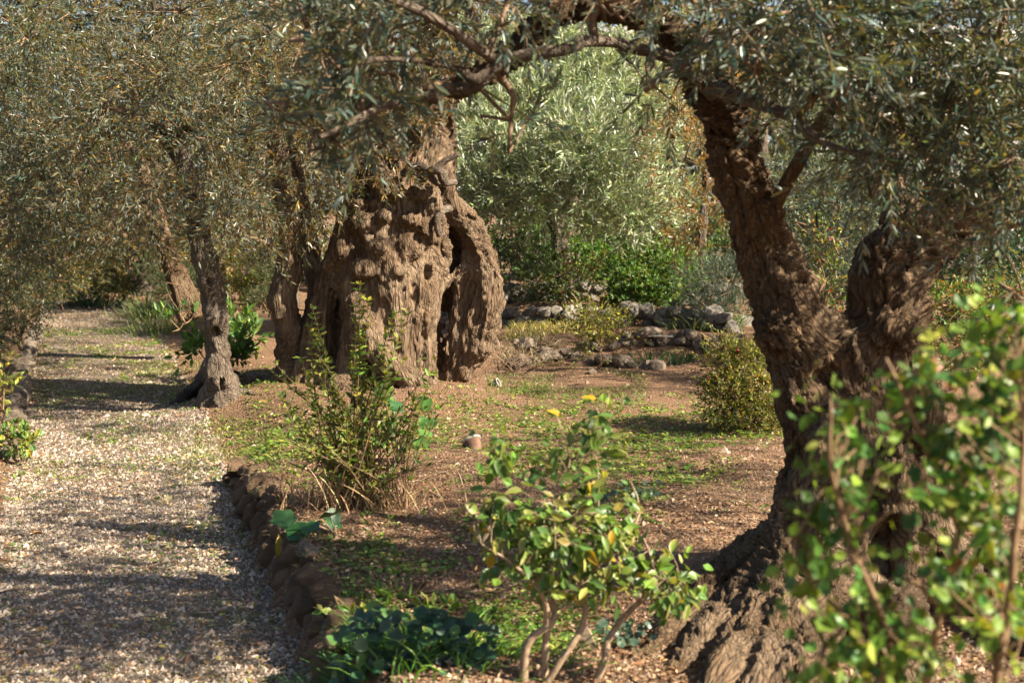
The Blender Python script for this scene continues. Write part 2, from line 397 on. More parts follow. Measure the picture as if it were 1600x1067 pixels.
_ICO = None
def ball(c, r):
    th = np.linspace(0, np.pi, 8)[1:-1]; ph = np.linspace(0, 2*np.pi, 12, endpoint=False)
    v = [[0,0,1]] + [[math.sin(a)*math.cos(b), math.sin(a)*math.sin(b), math.cos(a)] for a in th for b in ph] + [[0,0,-1]]
    v = np.array(v) * np.asarray(r) + np.asarray(c); n = 12; f4, f3 = [], []
    for i in range(len(th)-1):
        for j in range(n): f4.append([1+i*n+j, 1+(i+1)*n+j, 1+(i+1)*n+(j+1)%n, 1+i*n+(j+1)%n])
    e = len(v)-1
    for j in range(n): f3.append([0, 1+j, 1+(j+1)%n]); f3.append([e, e-n+(j+1)%n, e-n+j])
    return v, np.array(f4), np.array(f3)
def gnarled(name, strands, knobs, voxel, mat, parent, furrow=.02, ffreq=14, lump=.03, lfreq=3.5, pits=(), seed=0, smooth=3, skel=99, origin=None, low=None):
    """union of tapering strands and knobs, remeshed into one skin, then furrowed along the grain"""
    vs, f4s, f3s, o = [], [], [], 0; segs = []
    for si, pts in enumerate(strands):
        rows = resample(pts, .07); v, f4, f3, g = tube(rows, 10)
        vs.append(v); f4s.append(f4+o); f3s.append(f3+o); o += len(v)
        a = rows[:-1]; b = rows[1:]; ln = np.concatenate([[0], np.cumsum(np.linalg.norm((b-a)[:, :3], axis=1))])[:-1]
        st = max(1, len(a)//14)
        if si < skel: segs.append(np.hstack([a[::st,:3], nrm((b-a)[::st,:3]), ln[::st,None], a[::st,3:4]]))
    for c, r in knobs:
        v, f4, f3 = ball(c, r); vs.append(v); f4s.append(f4+o); f3s.append(f3+o); o += len(v)
    me = raw_mesh('tmp', np.concatenate(vs), [np.concatenate(f4s), np.concatenate(f3s)], None)
    ob = link(bpy.data.objects.new('tmp', me)); md = ob.modifiers.new('r', 'REMESH'); md.mode = 'VOXEL'; md.voxel_size = voxel
    if smooth:
        ms = ob.modifiers.new('s', 'SMOOTH'); ms.iterations = smooth; ms.factor = .5
    dg = bpy.context.evaluated_depsgraph_get(); ev = bpy.data.meshes.new_from_object(ob.evaluated_get(dg))
    bpy.data.objects.remove(ob); bpy.data.meshes.remove(me)
    n = len(ev.vertices); v = np.empty(n*3, np.float32); ev.vertices.foreach_get('co', v); v = v.reshape(-1, 3).astype(float)
    nr = np.empty(n*3, np.float32); ev.vertices.foreach_get('normal', nr); nr = nr.reshape(-1, 3).astype(float)
    f = np.empty(len(ev.loops), np.int32); ev.loops.foreach_get('vertex_index', f); f = f.reshape(-1, 4)
    bpy.data.meshes.remove(ev)
    S = np.concatenate(segs); gr = np.zeros((n, 3)); org = np.asarray(origin if origin is not None else v.mean(0))
    for i in range(0, n, 6000):
        p = v[i:i+6000]; d = np.linalg.norm(p[:, None] - S[None, :, :3], axis=2) - S[None, :, 7]
        w = np.exp(-(d - d.min(1, keepdims=True)) / .16); w /= w.sum(1, keepdims=True)
        D = nrm(np.einsum('ij,jk->ik', w, np.where(S[:, 5:6] < 0, -S[:, 3:6], S[:, 3:6])))
        q = p - org; gr[i:i+6000] = q - D * np.sum(q * D, 1, keepdims=True) * .89
    wv = gr + .05 * np.stack([noise(v*4, seed+70), noise(v*4, seed+71), noise(v*4, seed+72)], -1)
    rg, rg2, rg3 = (np.clip(1 - np.abs(noise(wv * ffreq * k_, seed + 1 + k0)) * 2.2, 0, 1) for k0, k_ in enumerate((1, 2.1, 4.1)))
    disp = furrow * (-1.0 * rg**2 - .65 * rg2**2 - .35 * rg3**2) + lump * fbm(v * lfreq, 3, seed+3) + furrow * .5 * fbm(wv * ffreq * 3, 2, seed+5)
    if low: disp = disp * (.6 + .4 * sst(low[0], low[1], v[:, 2]))
    v = v + nr * disp[:, None]
    for c, r, dep in pits:
        d = np.linalg.norm((v - np.asarray(c)) / np.asarray(r), axis=1); k = np.exp(-d**4)
        v = v - nr * (dep * k)[:, None]
    return obj(name, raw_mesh(name, v, f, mat, smooth=True, extra=gr), parent)

def limb_net(base_pts, targets, r0, sag=.15, seed=0):
    """join each target to the nearest branch point by a curved, thinning limb; returns polylines of (x,y,z,r)"""
    nodes = [np.array(p) for p in base_pts]; out = []
    for t in sorted(targets, key=lambda t: min(np.linalg.norm(np.array(t) - n[:3]) for n in nodes)):
        t = np.array(t, float); k = min(range(len(nodes)), key=lambda i: np.linalg.norm(t - nodes[i][:3])); s = nodes[k]
        d = t - s[:3]; ln = np.linalg.norm(d); rr = min(s[3] * .8, r0)
        w = R.normal(0, .09 * ln, (3, 3)); pts = [np.append(s[:3], rr)]
        for j, q in enumerate((.3, .62, 1)):
            p = s[:3] + d * q + w[j] * (q < 1) + np.array([0, 0, sag * ln * math.sin(q * math.pi) * .5]); r = max(rr * (1 - .72 * q), .004)
            pts.append(np.append(p, r)); nodes.append(np.append(p, r))
        out.append(pts)
    return out

def crown(parent, clumps, base_pts, pal, leafL=.065, leafW=.013, pairs=7, kind='diamond', twigL=.22, droop=.15, up=0, gap=.28,
          leaf_m=None, r0=.05, twig_every=1, seed=0, bark=None, single=0, upn=.5):
    """clumps: (centre, radii, twig count). makes limbs, twigs and leaf parts under parent"""
    A, polys, tw = [], [], []
    polys += limb_net(base_pts, [c for c, r, n in clumps], r0, seed=seed)
    allp, alld, alll = [], [], []
    for c, r, n in clumps:
        p, d, l = twigs(c, r, n, twigL, droop, up, gap=gap, seed=seed); allp.append(p); alld.append(d); alll.append(l)
        for k in range(max(3, n // 30)):
            q = p[R.integers(len(p))] if len(p) else c; m = (np.array(c) + q) / 2 + R.normal(0, .06, 3)
            polys.append([np.append(c, .009), np.append(m, .006), np.append(q, .003)])
    p = np.concatenate(allp); d = np.concatenate(alld); l = np.concatenate(alll)
    obj('branches', tubes_mesh('branches', polys, bark or M['twig'], 6, .12, .008, seed), parent)['kind'] = 'stuff'
    if twig_every:
        q = p[::twig_every]; e = q + d[::twig_every] * l[::twig_every, None] - np.array([0, 0, .1]) * l[::twig_every, None]
        rows = [np.array([np.append(a, .0028), np.append((a+b)/2 + [0,0,.01], .002), np.append(b, .001)]) for a, b in zip(q, e)]
        if rows: tag(obj('twigs', tubes_mesh('twigs', rows, M['twig'], 3, 0), parent), kind='stuff')
    A = leaves_on(p, d, l, pairs, leafL, leafW, pal, kind, upn=upn)
    if single:
        v, fl, c = A[0]
    v, fl, c = join_l(A)
    o = obj('crown', raw_mesh('crown', v, fl, leaf_m or M['olive'], c), parent); tag(o, kind='stuff')
    return p, d, l
def cl(px, py, Y, rx, ry, rd, n):
    """clump from photo pixels at depth Y; radii in pixels across and up, metres in depth"""
    s = Y / F; return (np.array(W(px, py, Y)), np.array([rx*s, rd, ry*s]), n)
def row(px, py, Y, rpx, ref): p = W(px, py, Y); return (p.x, p.y, p.z, rpx * ref / F)

#SECTION trees
# ------------------------------------------------------------------ near olive tree on the right
def large_leaves(parent, P, D, N, L, Wd, meshes, name='leaf'):
    """single leaves as parts of their own, sharing mesh data"""
    S = nrm(np.cross(D, N)); D = nrm(D); N = np.cross(S, D); inv = Matrix.Translation(-parent.location)
    for i in range(len(P)):
        m = Matrix.Identity(4)
        for k in range(3):
            m[k][0] = S[i][k] * Wd[i]; m[k][1] = D[i][k] * L[i]; m[k][2] = N[i][k] * L[i]; m[k][3] = P[i][k]
        o = link(bpy.data.objects.new(name, meshes[R.integers(len(meshes))])); o.parent = parent
        o.matrix_parent_inverse = inv; o.matrix_basis = m
def leaf_data(name, outline, colA, colB, mat, n=6, curl=.12, fold=.15, blot=.0):
    """unit leaf (length 1 along y, width 1 along x) from half-width outline [(t, w)...]"""
    vs, cs = [], []
    for i, (t, w) in enumerate(outline):
        z = -curl * t * t
        for s in (-1, 0, 1):
            vs.append((s * w * .5, t, z + (abs(s) * w * fold))); k = t if blot else 0
            e = blot * (abs(s) * .6 + (t > .75) * .6)
            cs.append(np.array(colA) * (1 - e) + np.array(colB) * e)
    f = []
    for i in range(len(outline) - 1):
        a = i * 3; f += [[a, a+1, a+4, a+3], [a+1, a+2, a+5, a+4]]
    return raw_mesh(name, np.array(vs), np.array(f), mat, np.clip(np.array(cs), .004, 1), smooth=True)
OVAL = [(0, .02), (.12, .5), (.32, .95), (.55, .92), (.8, .52), (1, .02)]
LANCE = [(0, .05), (.2, .75), (.45, 1), (.75, .75), (1, .03)]
ROUND = [(0, .05), (.03, .55), (.2, 1.0), (.5, 1.05), (.8, .72), (.95, .3), (1, .05)]

Y0 = 5.85
def nr(px, py, dy, rpx): return row(px, py, Y0 + dy, rpx, Y0)
def rootp(px, py, rpx, lift=.25):
    g = G(px, py); r = rpx * g.y / F; return (g.x, g.y, g.z + r * lift, r)
near = empty('olive_tree', (G(1350, 960).x, Y0, gz1(2.0, Y0)), 'thick forked olive tree with furrowed brown trunk, arching over the garden at right', 'tree')
left_limb = [nr(1290,985,.0,72), nr(1290,850,0,66), nr(1285,700,0,58), nr(1266,600,0,60), nr(1242,520,0,60), nr(1218,450,0,54), nr(1190,370,0,47),
             nr(1162,290,-.05,46), nr(1138,200,-.1,41), nr(1095,120,-.15,36), nr(1050,58,-.2,30), nr(985,16,-.3,29), nr(900,10,-.4,27), nr(835,48,-.5,25),
             nr(770,112,-.6,23), nr(705,138,-.7,20), nr(640,150,-.8,15), nr(560,180,-.9,10)]
right_limb = [nr(1385,985,.1,85), nr(1385,850,.1,82), nr(1388,700,.08,70), nr(1385,600,.05,66), nr(1390,520,.05,60), nr(1390,440,.1,62), nr(1432,380,.15,62), nr(1490,335,.2,54),
              nr(1565,292,.3,40), nr(1650,240,.4,36), nr(1760,170,.5,30), nr(1900,110,.6,22)]
mid = [nr(1330,985,-.12,85), nr(1335,850,-.1,80), nr(1332,700,-.05,70), nr(1325,600,0,66), nr(1322,545,0,55), nr(1325,508,.02,34)]
saddle = [nr(1255,500,.02,40), nr(1300,512,.03,34), nr(1350,515,.04,34), nr(1395,490,.05,44)]
up_limb = [nr(1415,385,.25,40), nr(1395,300,.35,26), nr(1395,200,.45,22), nr(1425,90,.5,19), nr(1440,-40,.5,15), nr(1420,-200,.5,12)]
stub = [nr(1198,345,-.05,13), nr(1222,300,-.16,11.5), nr(1250,250,-.26,11), nr(1275,205,-.34,10), nr(1310,150,-.45,9), nr(1350,60,-.5,7)]
fine1 = [nr(1120,150,-.2,14), nr(1070,105,-.5,10), nr(1020,84,-.7,9), nr(930,62,-.9,9), nr(880,78,-1,9), nr(800,92,-1,8), nr(745,125,-1.05,8), nr(720,112,-1.05,6), nr(690,100,-1.1,5), nr(610,92,-1.2,4), nr(560,100,-1.3,3)]
fine2 = [nr(785,108,-.9,10), nr(762,85,-1.05,8), nr(715,52,-1.15,7), nr(650,15,-1.3,6), nr(560,-20,-1.5,4)]
fine3 = [nr(760,120,-.7,11), nr(730,140,-.95,9), nr(700,138,-1,8), nr(670,150,-1.05,7), nr(590,172,-1.2,5), nr(500,215,-1.4,3)]
fine4 = [nr(1100,130,-.3,12), nr(1160,155,-.6,9), nr(1230,180,-.8,8), nr(1290,225,-1,5), nr(1360,240,-1.2,3)]
fine5 = [nr(850,30,-.45,12), nr(838,-10,-.6,10), nr(820,-80,-.8,8)]
roots = [[nr(1275,790,-.12,55), nr(1240,880,-.25,55), rootp(1165,960,52,.2), rootp(1100,1010,42,-.1), rootp(1050,1050,26,-.5)],
         [nr(1300,800,-.2,55), nr(1265,920,-.35,55), rootp(1215,1030,50,.1), rootp(1180,1100,34,-.3)],
         [nr(1270,760,-.05,62), nr(1240,840,-.15,55), rootp(1160,915,50,.4), rootp(1090,960,38,.2), rootp(1030,1005,22,-.1), rootp(990,1030,12,-.6)],
         [nr(1285,800,-.15,60), nr(1245,900,-.3,55), rootp(1180,1000,48,.3), rootp(1130,1055,36,.1), rootp(1090,1100,22,-.4)],
         [nr(1320,830,-.2,60), nr(1290,940,-.35,50), rootp(1255,1050,40,.2), rootp(1230,1130,25,-.3)],
         [nr(1380,850,-.1,65), nr(1400,950,-.3,55), rootp(1420,1050,42,.2), rootp(1440,1130,25,-.3)],
         [nr(1430,800,.1,70), nr(1480,900,0,55), rootp(1560,985,42,.2), rootp(1660,1040,25,-.3)],
         [nr(1420,800,.2,70), nr(1490,880,.4,50), rootp(1600,900,32,.1)], [nr(1280,820,.2,60), nr(1220,880,.4,45), rootp(1130,890,28,0)]]
ropes = []
def on_axis(axis, a0, twist, r, k, off=.88, skip0=0, skip1=0, wob=.12):
    rows = resample(axis, .16); rows = rows[skip0:len(rows)-skip1 if skip1 else None]; out = []
    T = nrm(np.gradient(rows[:, :3], axis=0)); ph = R.uniform(0, 6.28, 2)
    for i, q in enumerate(rows):
        t = T[i]; u = nrm(np.cross(t, [0, 1, .01])); b = np.cross(t, u)
        an = a0 + twist * i + wob * math.sin(i * .9 + ph[0]) + wob * .7 * math.sin(i * 2.1 + ph[1])
        rr = q[3] * off * (1 + .08 * math.sin(i * 1.7 + ph[1]))
        out.append(np.append(q[:3] + rr * (math.cos(an) * u + math.sin(an) * b), r * (.75 + .35 * math.sin(i * 1.3 + ph[0]) * .5) * q[3] / axis[2][3]))
    return out
for k in range(11): ropes.append(on_axis(left_limb[:10], k * .571, .07, .042, 8, .86))
for k in range(11): ropes.append(on_axis(right_limb[:9], k * .571, -.05, .045, 8, .88))
for k in range(6): ropes.append(on_axis(mid, k * 1.05 + .3, .04, .05, 8, .86))
knobs = [(W(1215,520,Y0-.12), (.12,.10,.10)), (W(1400,520,Y0-.1), (.13,.1,.1)), (W(1440,640,Y0-.05), (.13,.12,.2)),
         (W(1300,700,Y0-.2), (.1,.08,.2)), (W(1205,330,Y0-.1), (.07,.07,.08)), (W(1250,610,Y0-.17), (.07,.05,.12)), (W(1400,780,Y0-.25), (.12,.09,.25))]
for px, py, r_ in ((1185,925,.07), (1150,965,.06), (1210,985,.08), (1120,990,.05), (1245,945,.09), (1180,1030,.06), (1262,1010,.08), (1225,890,.07), (1100,975,.045), (1310,980,.10), (1420,1000,.09)):
    g = G(px, py); knobs.append(((g.x, g.y + .06, g.z + r_ * 1.1), (r_ * R.uniform(.8, 1.3), r_, r_ * R.uniform(.6, 1.0))))
gnarled('trunk', [left_limb, right_limb, mid, up_limb, saddle] + roots + ropes, knobs, 0.0138, M['bark_near'], near, furrow=.030, ffreq=24, lump=.022, lfreq=5,
        pits=[(W(1303,592,Y0-.25), (.055,.25,.05), .10), (W(1350,395,Y0-.1), (.03,.2,.05), .08), (W(1400,860,Y0-.35), (.07,.3,.10), .15), (W(1240,860,Y0-.2), (.05,.3,.2), .07)], seed=5, skel=14, origin=(1.4, Y0, .7), low=(.25, .7))
obj('limb', tubes_mesh('limb', [stub], M['bark_near'], 10, .04, .004, 3), near)
for q in (fine1, fine2, fine3, fine4, fine5): obj('limb', tubes_mesh('limb', [q], M['bark_grey'], 8, .04, .006, 4), near)
C = [cl(600,40,4.9,110,70,.5,46), cl(480,50,5.1,90,70,.5,34), cl(690,15,5.0,80,45,.5,26), cl(560,140,4.8,80,60,.4,30), cl(610,110,5.0,70,50,.4,20), cl(450,160,4.9,60,60,.4,20), cl(520,220,5.0,50,40,.4,10),
     cl(790,10,4.8,70,30,.4,14), cl(930,-15,4.9,100,25,.4,16), cl(800,190,5.0,60,30,.3,5), cl(1010,140,5.0,40,40,.3,6), cl(1080,0,4.7,60,35,.4,10),
     cl(1190,30,4.7,110,50,.6,52), cl(1300,50,5.0,120,90,.6,95), cl(1430,60,5.2,120,90,.6,85), cl(1560,60,5.0,110,90,.6,85), cl(1190,120,4.8,50,35,.3,6), cl(1300,130,4.9,70,50,.5,28),
     cl(1400,170,5.2,110,80,.5,80), cl(1530,180,5.2,110,80,.5,75), cl(1350,245,5.2,65,55,.5,34), cl(1470,260,5.4,90,45,.4,38), cl(1580,250,4.9,80,80,.4,45), cl(1560,360,5.0,50,60,.3,17),
     cl(1600,470,5.0,40,50,.3,10), cl(1680,200,5.6,110,120,.8,80), cl(1800,100,6.0,140,120,.9,90), cl(1950,60,6.3,150,130,.9,90), cl(1250,-80,5.3,180,100,.9,110), cl(1500,-100,5.6,200,110,1.0,120),
     cl(950,-150,5.2,200,80,.8,80), cl(650,-110,5.0,200,80,.8,60), cl(1750,-80,6.2,200,110,1.0,110), cl(1050,-160,6.5,220,100,1.0,90), cl(1400,-180,6.8,220,100,1.0,90)]
base = [tuple(q) for l in (left_limb[8:], right_limb[7:], up_limb, stub, fine1, fine2, fine3, fine4, fine5) for q in l]
p, d, l = crown(near, C, base, OLIVE_COOL * 2 + OLIVE + [(.15,.13,.05)], .054, .0115, 9, 'long', .21, .12, 0, .30, M['olive_near'], r0=.02, seed=1)
shade_clump = lambda x, y, z, rx, ry, rz, n: (np.array([x, y, z], float), np.array([rx, ry, rz], float), n)  # leaf clump in metres, added out of sight to cast shade
C = [shade_clump(3.0,4.6,2.7,.6,.5,.35,75), shade_clump(3.7,4.9,2.9,.6,.5,.4,75), shade_clump(4.4,4.7,3.1,.6,.6,.4,65), shade_clump(3.3,5.6,2.9,.6,.5,.4,65), shade_clump(4.1,6.0,3.1,.7,.6,.4,65),
     shade_clump(3.7,7.0,2.9,.6,.6,.35,60), shade_clump(4.5,7.4,3.1,.7,.7,.4,70), shade_clump(5.2,6.6,3.3,.7,.7,.4,60), shade_clump(4.0,8.4,2.9,.6,.6,.35,55), shade_clump(4.9,8.6,3.0,.7,.6,.4,60), shade_clump(3.4,8.0,3.3,.5,.5,.3,30),
     shade_clump(.6,4.0,2.95,.8,.3,.2,80), shade_clump(1.5,4.5,3.0,.9,.28,.2,90), shade_clump(2.4,4.0,3.0,.6,.5,.3,60), shade_clump(.9,5.1,3.05,.9,.25,.2,80), shade_clump(.4,5.7,3.1,.9,.2,.2,70), shade_clump(2.4,7.0,3.9,.9,.12,.12,36), shade_clump(2.2,7.9,3.9,.9,.12,.12,36), shade_clump(2.0,5.2,3.2,.7,.5,.3,60), shade_clump(-.3,4.3,2.9,.5,.5,.2,35), shade_clump(1.6,6.3,3.4,.8,.7,.3,60), shade_clump(.4,6.0,3.3,.7,.6,.25,40), shade_clump(2.7,6.6,3.4,.8,.7,.35,65)]  # clumps added out of view to shade trunk, bed and near path
C += [shade_clump(x_, y_, z_, 1.1, .2, .16, 85) for x_, y_, z_ in ((.2,8.9,4.0), (1.4,9.5,4.1), (.3,10.2,4.1), (1.5,10.9,4.2), (.2,11.5,4.2), (1.2,12.1,4.3), (.4,12.8,4.3))]  # thin clumps added above the view, stretched to band the path with shade
crown(near, C, base + [(2.9,5.9,2.6,.05), (2.2,7.4,3.6,.04), (1.6,9,3.9,.03), (3.6,6.3,2.7,.04), (4.3,7.2,2.8,.03), (2.2,4.8,2.8,.03)], OLIVE_COOL + OLIVE, .075, .018, 6, 'diamond', .24, .12, 0, .3, r0=.02, twig_every=0, seed=6)  # this crown part holds only the added shading clumps
lm = [leaf_data('leaf', LANCE, c, c, M['olive_near'], curl=.10, fold=.05) for c in OLIVE_COOL + OLIVE[:3]]
vis = np.where((np.abs((p[:,0] / p[:,1]) * F) < 780) & (p[:,2] < CH + 320 * p[:,1] / F))[0]
vis = vis[np.argsort(p[vis, 1])][:75]
P2, D2, N2 = [], [], []
for i in vis:
    s = nrm(np.cross(d[i], rdir(1)[0]))
    for k in range(4):
        P2.append(p[i] + d[i] * l[i] * (.3 + .22 * k)); D2.append(nrm(d[i] * .7 + s * (1 if k % 2 else -1) * .7 + R.normal(0, .15, 3))); N2.append(nrm(np.array([0, -.3, .6]) + R.normal(0, .5, 3)))
P2, D2, N2 = map(np.array, (P2, D2, N2)); large_leaves(near, P2, D2, N2, .065 * R.uniform(.8, 1.25, len(P2)), .0145 * R.uniform(.8, 1.25, len(P2)), lm)

# ------------------------------------------------------------------ the ancient hollow olive
Y0 = 12.9
old = empty('olive_tree', (G(610, 605).x, Y0, gz1(-1.1, Y0)), 'ancient hollow olive tree with very wide knotted tan trunk in the centre', 'tree')
core = [nr(585,640,.1,92), nr(588,560,.1,78), nr(592,480,.1,70), nr(604,400,.1,66), nr(622,330,.1,68), nr(640,262,.1,62), nr(658,195,.1,48), nr(676,110,.1,38), nr(690,20,.1,30), nr(700,-80,.1,22)]
lobe = [nr(660,296,0,24), nr(712,330,0,22), nr(744,375,0,22), nr(760,430,0,23), nr(763,485,-.02,24), nr(748,535,0,25), nr(715,572,.02,20), nr(688,602,.05,18)]
S = [core, lobe,
     [nr(640,330,-.1,24), nr(655,400,-.25,22), nr(660,480,-.3,21), nr(652,560,-.3,22), nr(640,620,-.25,26)],
     [nr(675,320,-.05,20), nr(688,400,-.15,20), nr(680,460,-.2,17), nr(668,530,-.22,18), nr(660,610,-.2,20)],
     [nr(740,385,.05,20), nr(722,450,.05,17), nr(716,520,.02,19), nr(712,570,0,22), nr(700,610,.05,22)],
     [nr(765,430,.05,16), nr(740,480,.0,17), nr(735,540,-.05,18), nr(720,590,0,18)],
     [nr(712,330,.25,18), nr(706,410,.25,20), nr(700,470,.25,17), nr(698,488,.25,10)],
     [nr(735,405,.0,8), nr(705,435,-.05,8), nr(675,462,-.1,10)],
     [nr(700,345,.12,10), nr(735,400,.12,9), nr(742,450,.1,11)],
     [nr(555,470,-.4,20), nr(575,515,-.52,22), nr(598,560,-.62,23), nr(632,590,-.68,22), nr(668,604,-.68,17)],
     [nr(560,300,-.1,26), nr(545,370,-.2,28), nr(548,440,-.3,24), nr(556,500,-.4,22), nr(550,560,-.45,26), nr(545,625,-.45,30)],
     [nr(545,330,0,22), nr(527,400,-.1,20), nr(505,480,-.15,22), nr(495,550,-.2,28), nr(478,612,-.25,34)],
     [nr(520,400,.15,16), nr(500,460,.1,18), nr(480,520,.05,20), nr(455,590,0,24)],
     [nr(600,300,-.25,22), nr(595,370,-.38,22), nr(605,440,-.42,20), nr(612,520,-.42,20), nr(610,600,-.4,24)],
     [nr(640,250,-.2,20), nr(628,310,-.3,22), nr(630,380,-.38,20), nr(632,460,-.4,17), nr(628,540,-.4,18), nr(622,610,-.38,22)],
     [nr(690,220,0,18), nr(690,270,-.1,20), nr(700,310,-.1,18), nr(718,340,-.05,16)],
     [nr(672,200,-.15,20), nr(668,270,-.25,20), nr(660,330,-.3,18), nr(668,380,-.28,15)],
     [nr(560,610,-.6,20), nr(540,640,-.75,26), nr(520,655,-.8,18)], [nr(620,600,-.5,20), nr(600,650,-.6,22), nr(590,670,-.6,14)],
     [nr(620,260,0,34), nr(590,190,0,26), nr(565,110,.05,22), nr(540,30,.1,16)], [nr(680,190,.1,26), nr(715,110,.2,20), nr(740,20,.3,15)],
     [nr(470,612,-.1,26), nr(430,615,-.2,20), nr(395,612,-.2,13), nr(370,615,-.15,10)]]
for k in range(15): S.append(on_axis(core, k * .419 + .1, R.uniform(-.07, .07), .065 * R.uniform(.6, 1.3), 9, 1.12, 1, 4, .16))
for k in range(5): S.append([nr(688 + k*5, 492 + R.uniform(-4,4), R.uniform(-.1,.15), 1.6), nr(684 + k*4 + R.uniform(-3,3), 540, R.uniform(-.1,.15), 2), nr(680 + k*4, 596, R.uniform(-.1,.1), 2.2)])
K = [(W(565,350,Y0-.42), (.13,.11,.12)), (W(548,385,Y0-.36), (.10,.09,.09)), (W(590,385,Y0-.5), (.12,.1,.1)), (W(640,345,Y0-.45), (.1,.1,.08)), (W(655,300,Y0-.4), (.11,.1,.08)),
     (W(568,420,Y0-.48), (.13,.1,.11)), (W(556,318,Y0-.35), (.09,.08,.07)), (W(615,300,Y0-.42), (.12,.09,.1)), (W(655,455,Y0-.4), (.08,.07,.1)), (W(748,545,Y0-.10), (.11,.10,.10)),
     (W(768,492,Y0-.05), (.07,.10,.12)), (W(560,500,Y0-.55), (.11,.09,.12)), (W(540,615,Y0-.6), (.22,.2,.18)), (W(500,600,Y0-.3), (.22,.2,.2)), (W(668,600,Y0-.66), (.1,.1,.09)),
     (W(678,285,Y0-.25), (.09,.09,.07)), (W(625,425,Y0-.5), (.09,.07,.07)), (W(602,340,Y0-.48), (.08,.07,.07)), (W(535,440,Y0-.3), (.1,.09,.12)), (W(648,395,Y0-.42), (.08,.06,.06))]
for k in range(13):   # fluted columns on the lower front
    x0 = 566 + k * 9.5 + R.uniform(-3, 3); rr = R.uniform(6, 11); dy = -.50 + .0026 * abs(x0 - 615)
    S.append([nr(x0 + R.uniform(-8,8), 405 + R.uniform(-25,25), dy + .05, rr * .8), nr(x0 + R.uniform(-6,6), 450, dy - .02, rr), nr(x0 + R.uniform(-5,5), 500, dy - .02, rr * R.uniform(.8,1.2)), nr(x0 + R.uniform(-4,4), 555, dy, rr), nr(x0, 612, dy + .02, rr * 1.4)])
for k in range(9):   # muscle-like folds on the upper front
    x0, y0 = R.uniform(540, 670), R.uniform(270, 370); a = R.normal(1.4, .35); ln = R.uniform(50, 100); dy = -.34 - R.uniform(0, .08)
    q = [(x0 + math.cos(a) * ln * t + R.normal(0, 5), y0 + math.sin(a) * ln * t) for t in (0, .35, .7, 1)]
    S.append([nr(q[i_][0], q[i_][1], dy + (.1 if i_ in (0, 3) else 0), R.uniform(10, 17)) for i_ in range(4)])
for px, py, r_ in ((567,346,.105), (544,366,.14), (549,402,.10), (595,384,.16), (638,357,.12), (603,414,.13), (547,322,.10), (612,300,.15), (557,432,.12), (645,300,.12), (583,320,.09), (575,460,.10), (660,385,.08), (530,440,.11), (655,262,.10), (590,275,.13), (622,440,.08)):
    K.append((W(px, py, Y0 - .36 + .0009 * abs(px - 605)), (r_ * R.uniform(.85, 1.1), r_ * .9, r_ * R.uniform(.75, 1.05))))
for k in range(12):   # ridges on the right lobe
    S.append(on_axis(lobe, k * .52, R.uniform(-.1, .1), .036 * R.uniform(.6, 1.2), 9, .88, 0, 0, .2))
side = [nr(468,625,0,44), nr(462,575,0,34), nr(455,520,-.05,28), nr(440,470,-.08,23), nr(450,430,-.08,22), nr(456,380,-.05,22), nr(448,320,0,21), nr(435,240,.1,18), nr(420,150,.2,15), nr(410,60,.3,11)]
gnarled('trunk', S, K, .0175, M['bark_old'], old, furrow=.026, ffreq=15, lump=.028, lfreq=7,
        pits=[(W(*q, Y0-.45), (r, .3, r*2.5), .14) for *q, r in ((694,385,.05), (745,490,.03), (668,425,.025))], seed=20, smooth=1, skel=22, origin=(-1.1, Y0, .4))
gnarled('side_trunk', [side, [nr(450,420,-.1,10), nr(433,465,-.18,12), nr(438,500,-.2,10)], [nr(462,560,-.1,20), nr(440,600,-.2,18), nr(410,622,-.2,12), nr(385,630,-.15,8)]],
        [(W(434,468,Y0-.1), (.11,.12,.12))], .02, M['bark_old'], old, furrow=.022, ffreq=13, lump=.035, seed=31)
gnarled('side_trunk', [[nr(505,610,.7,26), nr(498,520,.75,20), nr(492,440,.8,18), nr(486,380,.85,17), nr(470,300,.9,14), nr(450,200,1,10)]], [], .025, M['bark_near'], old, furrow=.025, ffreq=10, seed=33)
loops = [[nr(630,272,-.4,7), nr(648,262,-.5,7), nr(664,262,-.55,7), nr(675,280,-.55,6), nr(690,286,-.5,6), nr(697,268,-.45,5)], [nr(655,285,-.5,7), nr(672,268,-.6,7), nr(688,268,-.62,7), nr(694,285,-.6,6), nr(712,285,-.5,5)],
         [nr(672,275,-.3,5), nr(690,255,-.3,5), nr(718,240,-.3,4)], [nr(705,325,-.1,6), nr(690,330,-.35,6), nr(682,345,-.4,6), nr(688,370,-.4,5)]]
for q in loops: obj('limb', tubes_mesh('limb', [q], M['bark_grey'], 8, .03, .006, 6), old)
C = [cl(620,60,12.4,110,80,.8,170), cl(520,110,12.2,90,90,.8,150), cl(700,30,12.6,80,70,.8,110), cl(560,200,12.0,80,60,.6,110), cl(470,220,12.0,80,80,.7,130), cl(480,320,12.0,60,35,.5,65), cl(640,165,12.0,60,45,.5,60), cl(600,250,11.9,45,35,.3,28),
     cl(420,60,12.6,90,80,.8,130), cl(560,-20,12.8,160,60,1,130), cl(730,-40,13,130,70,1,110), cl(530,290,12.0,35,35,.3,26), cl(690,90,12.2,60,40,.5,50), cl(440,370,12.2,35,20,.3,16)]
C += [shade_clump(x_, y_, z_, 1.1, .22, .2, 110) for x_, y_, z_ in ((-1.6,13.2,3.9), (-.4,12.6,4.1), (-2.2,14.1,3.9), (-.6,13.6,4.2), (-1.4,14.8,4.1), (.2,14.3,4.2))]  # high clumps added above the view, stretched to stripe the path with shade
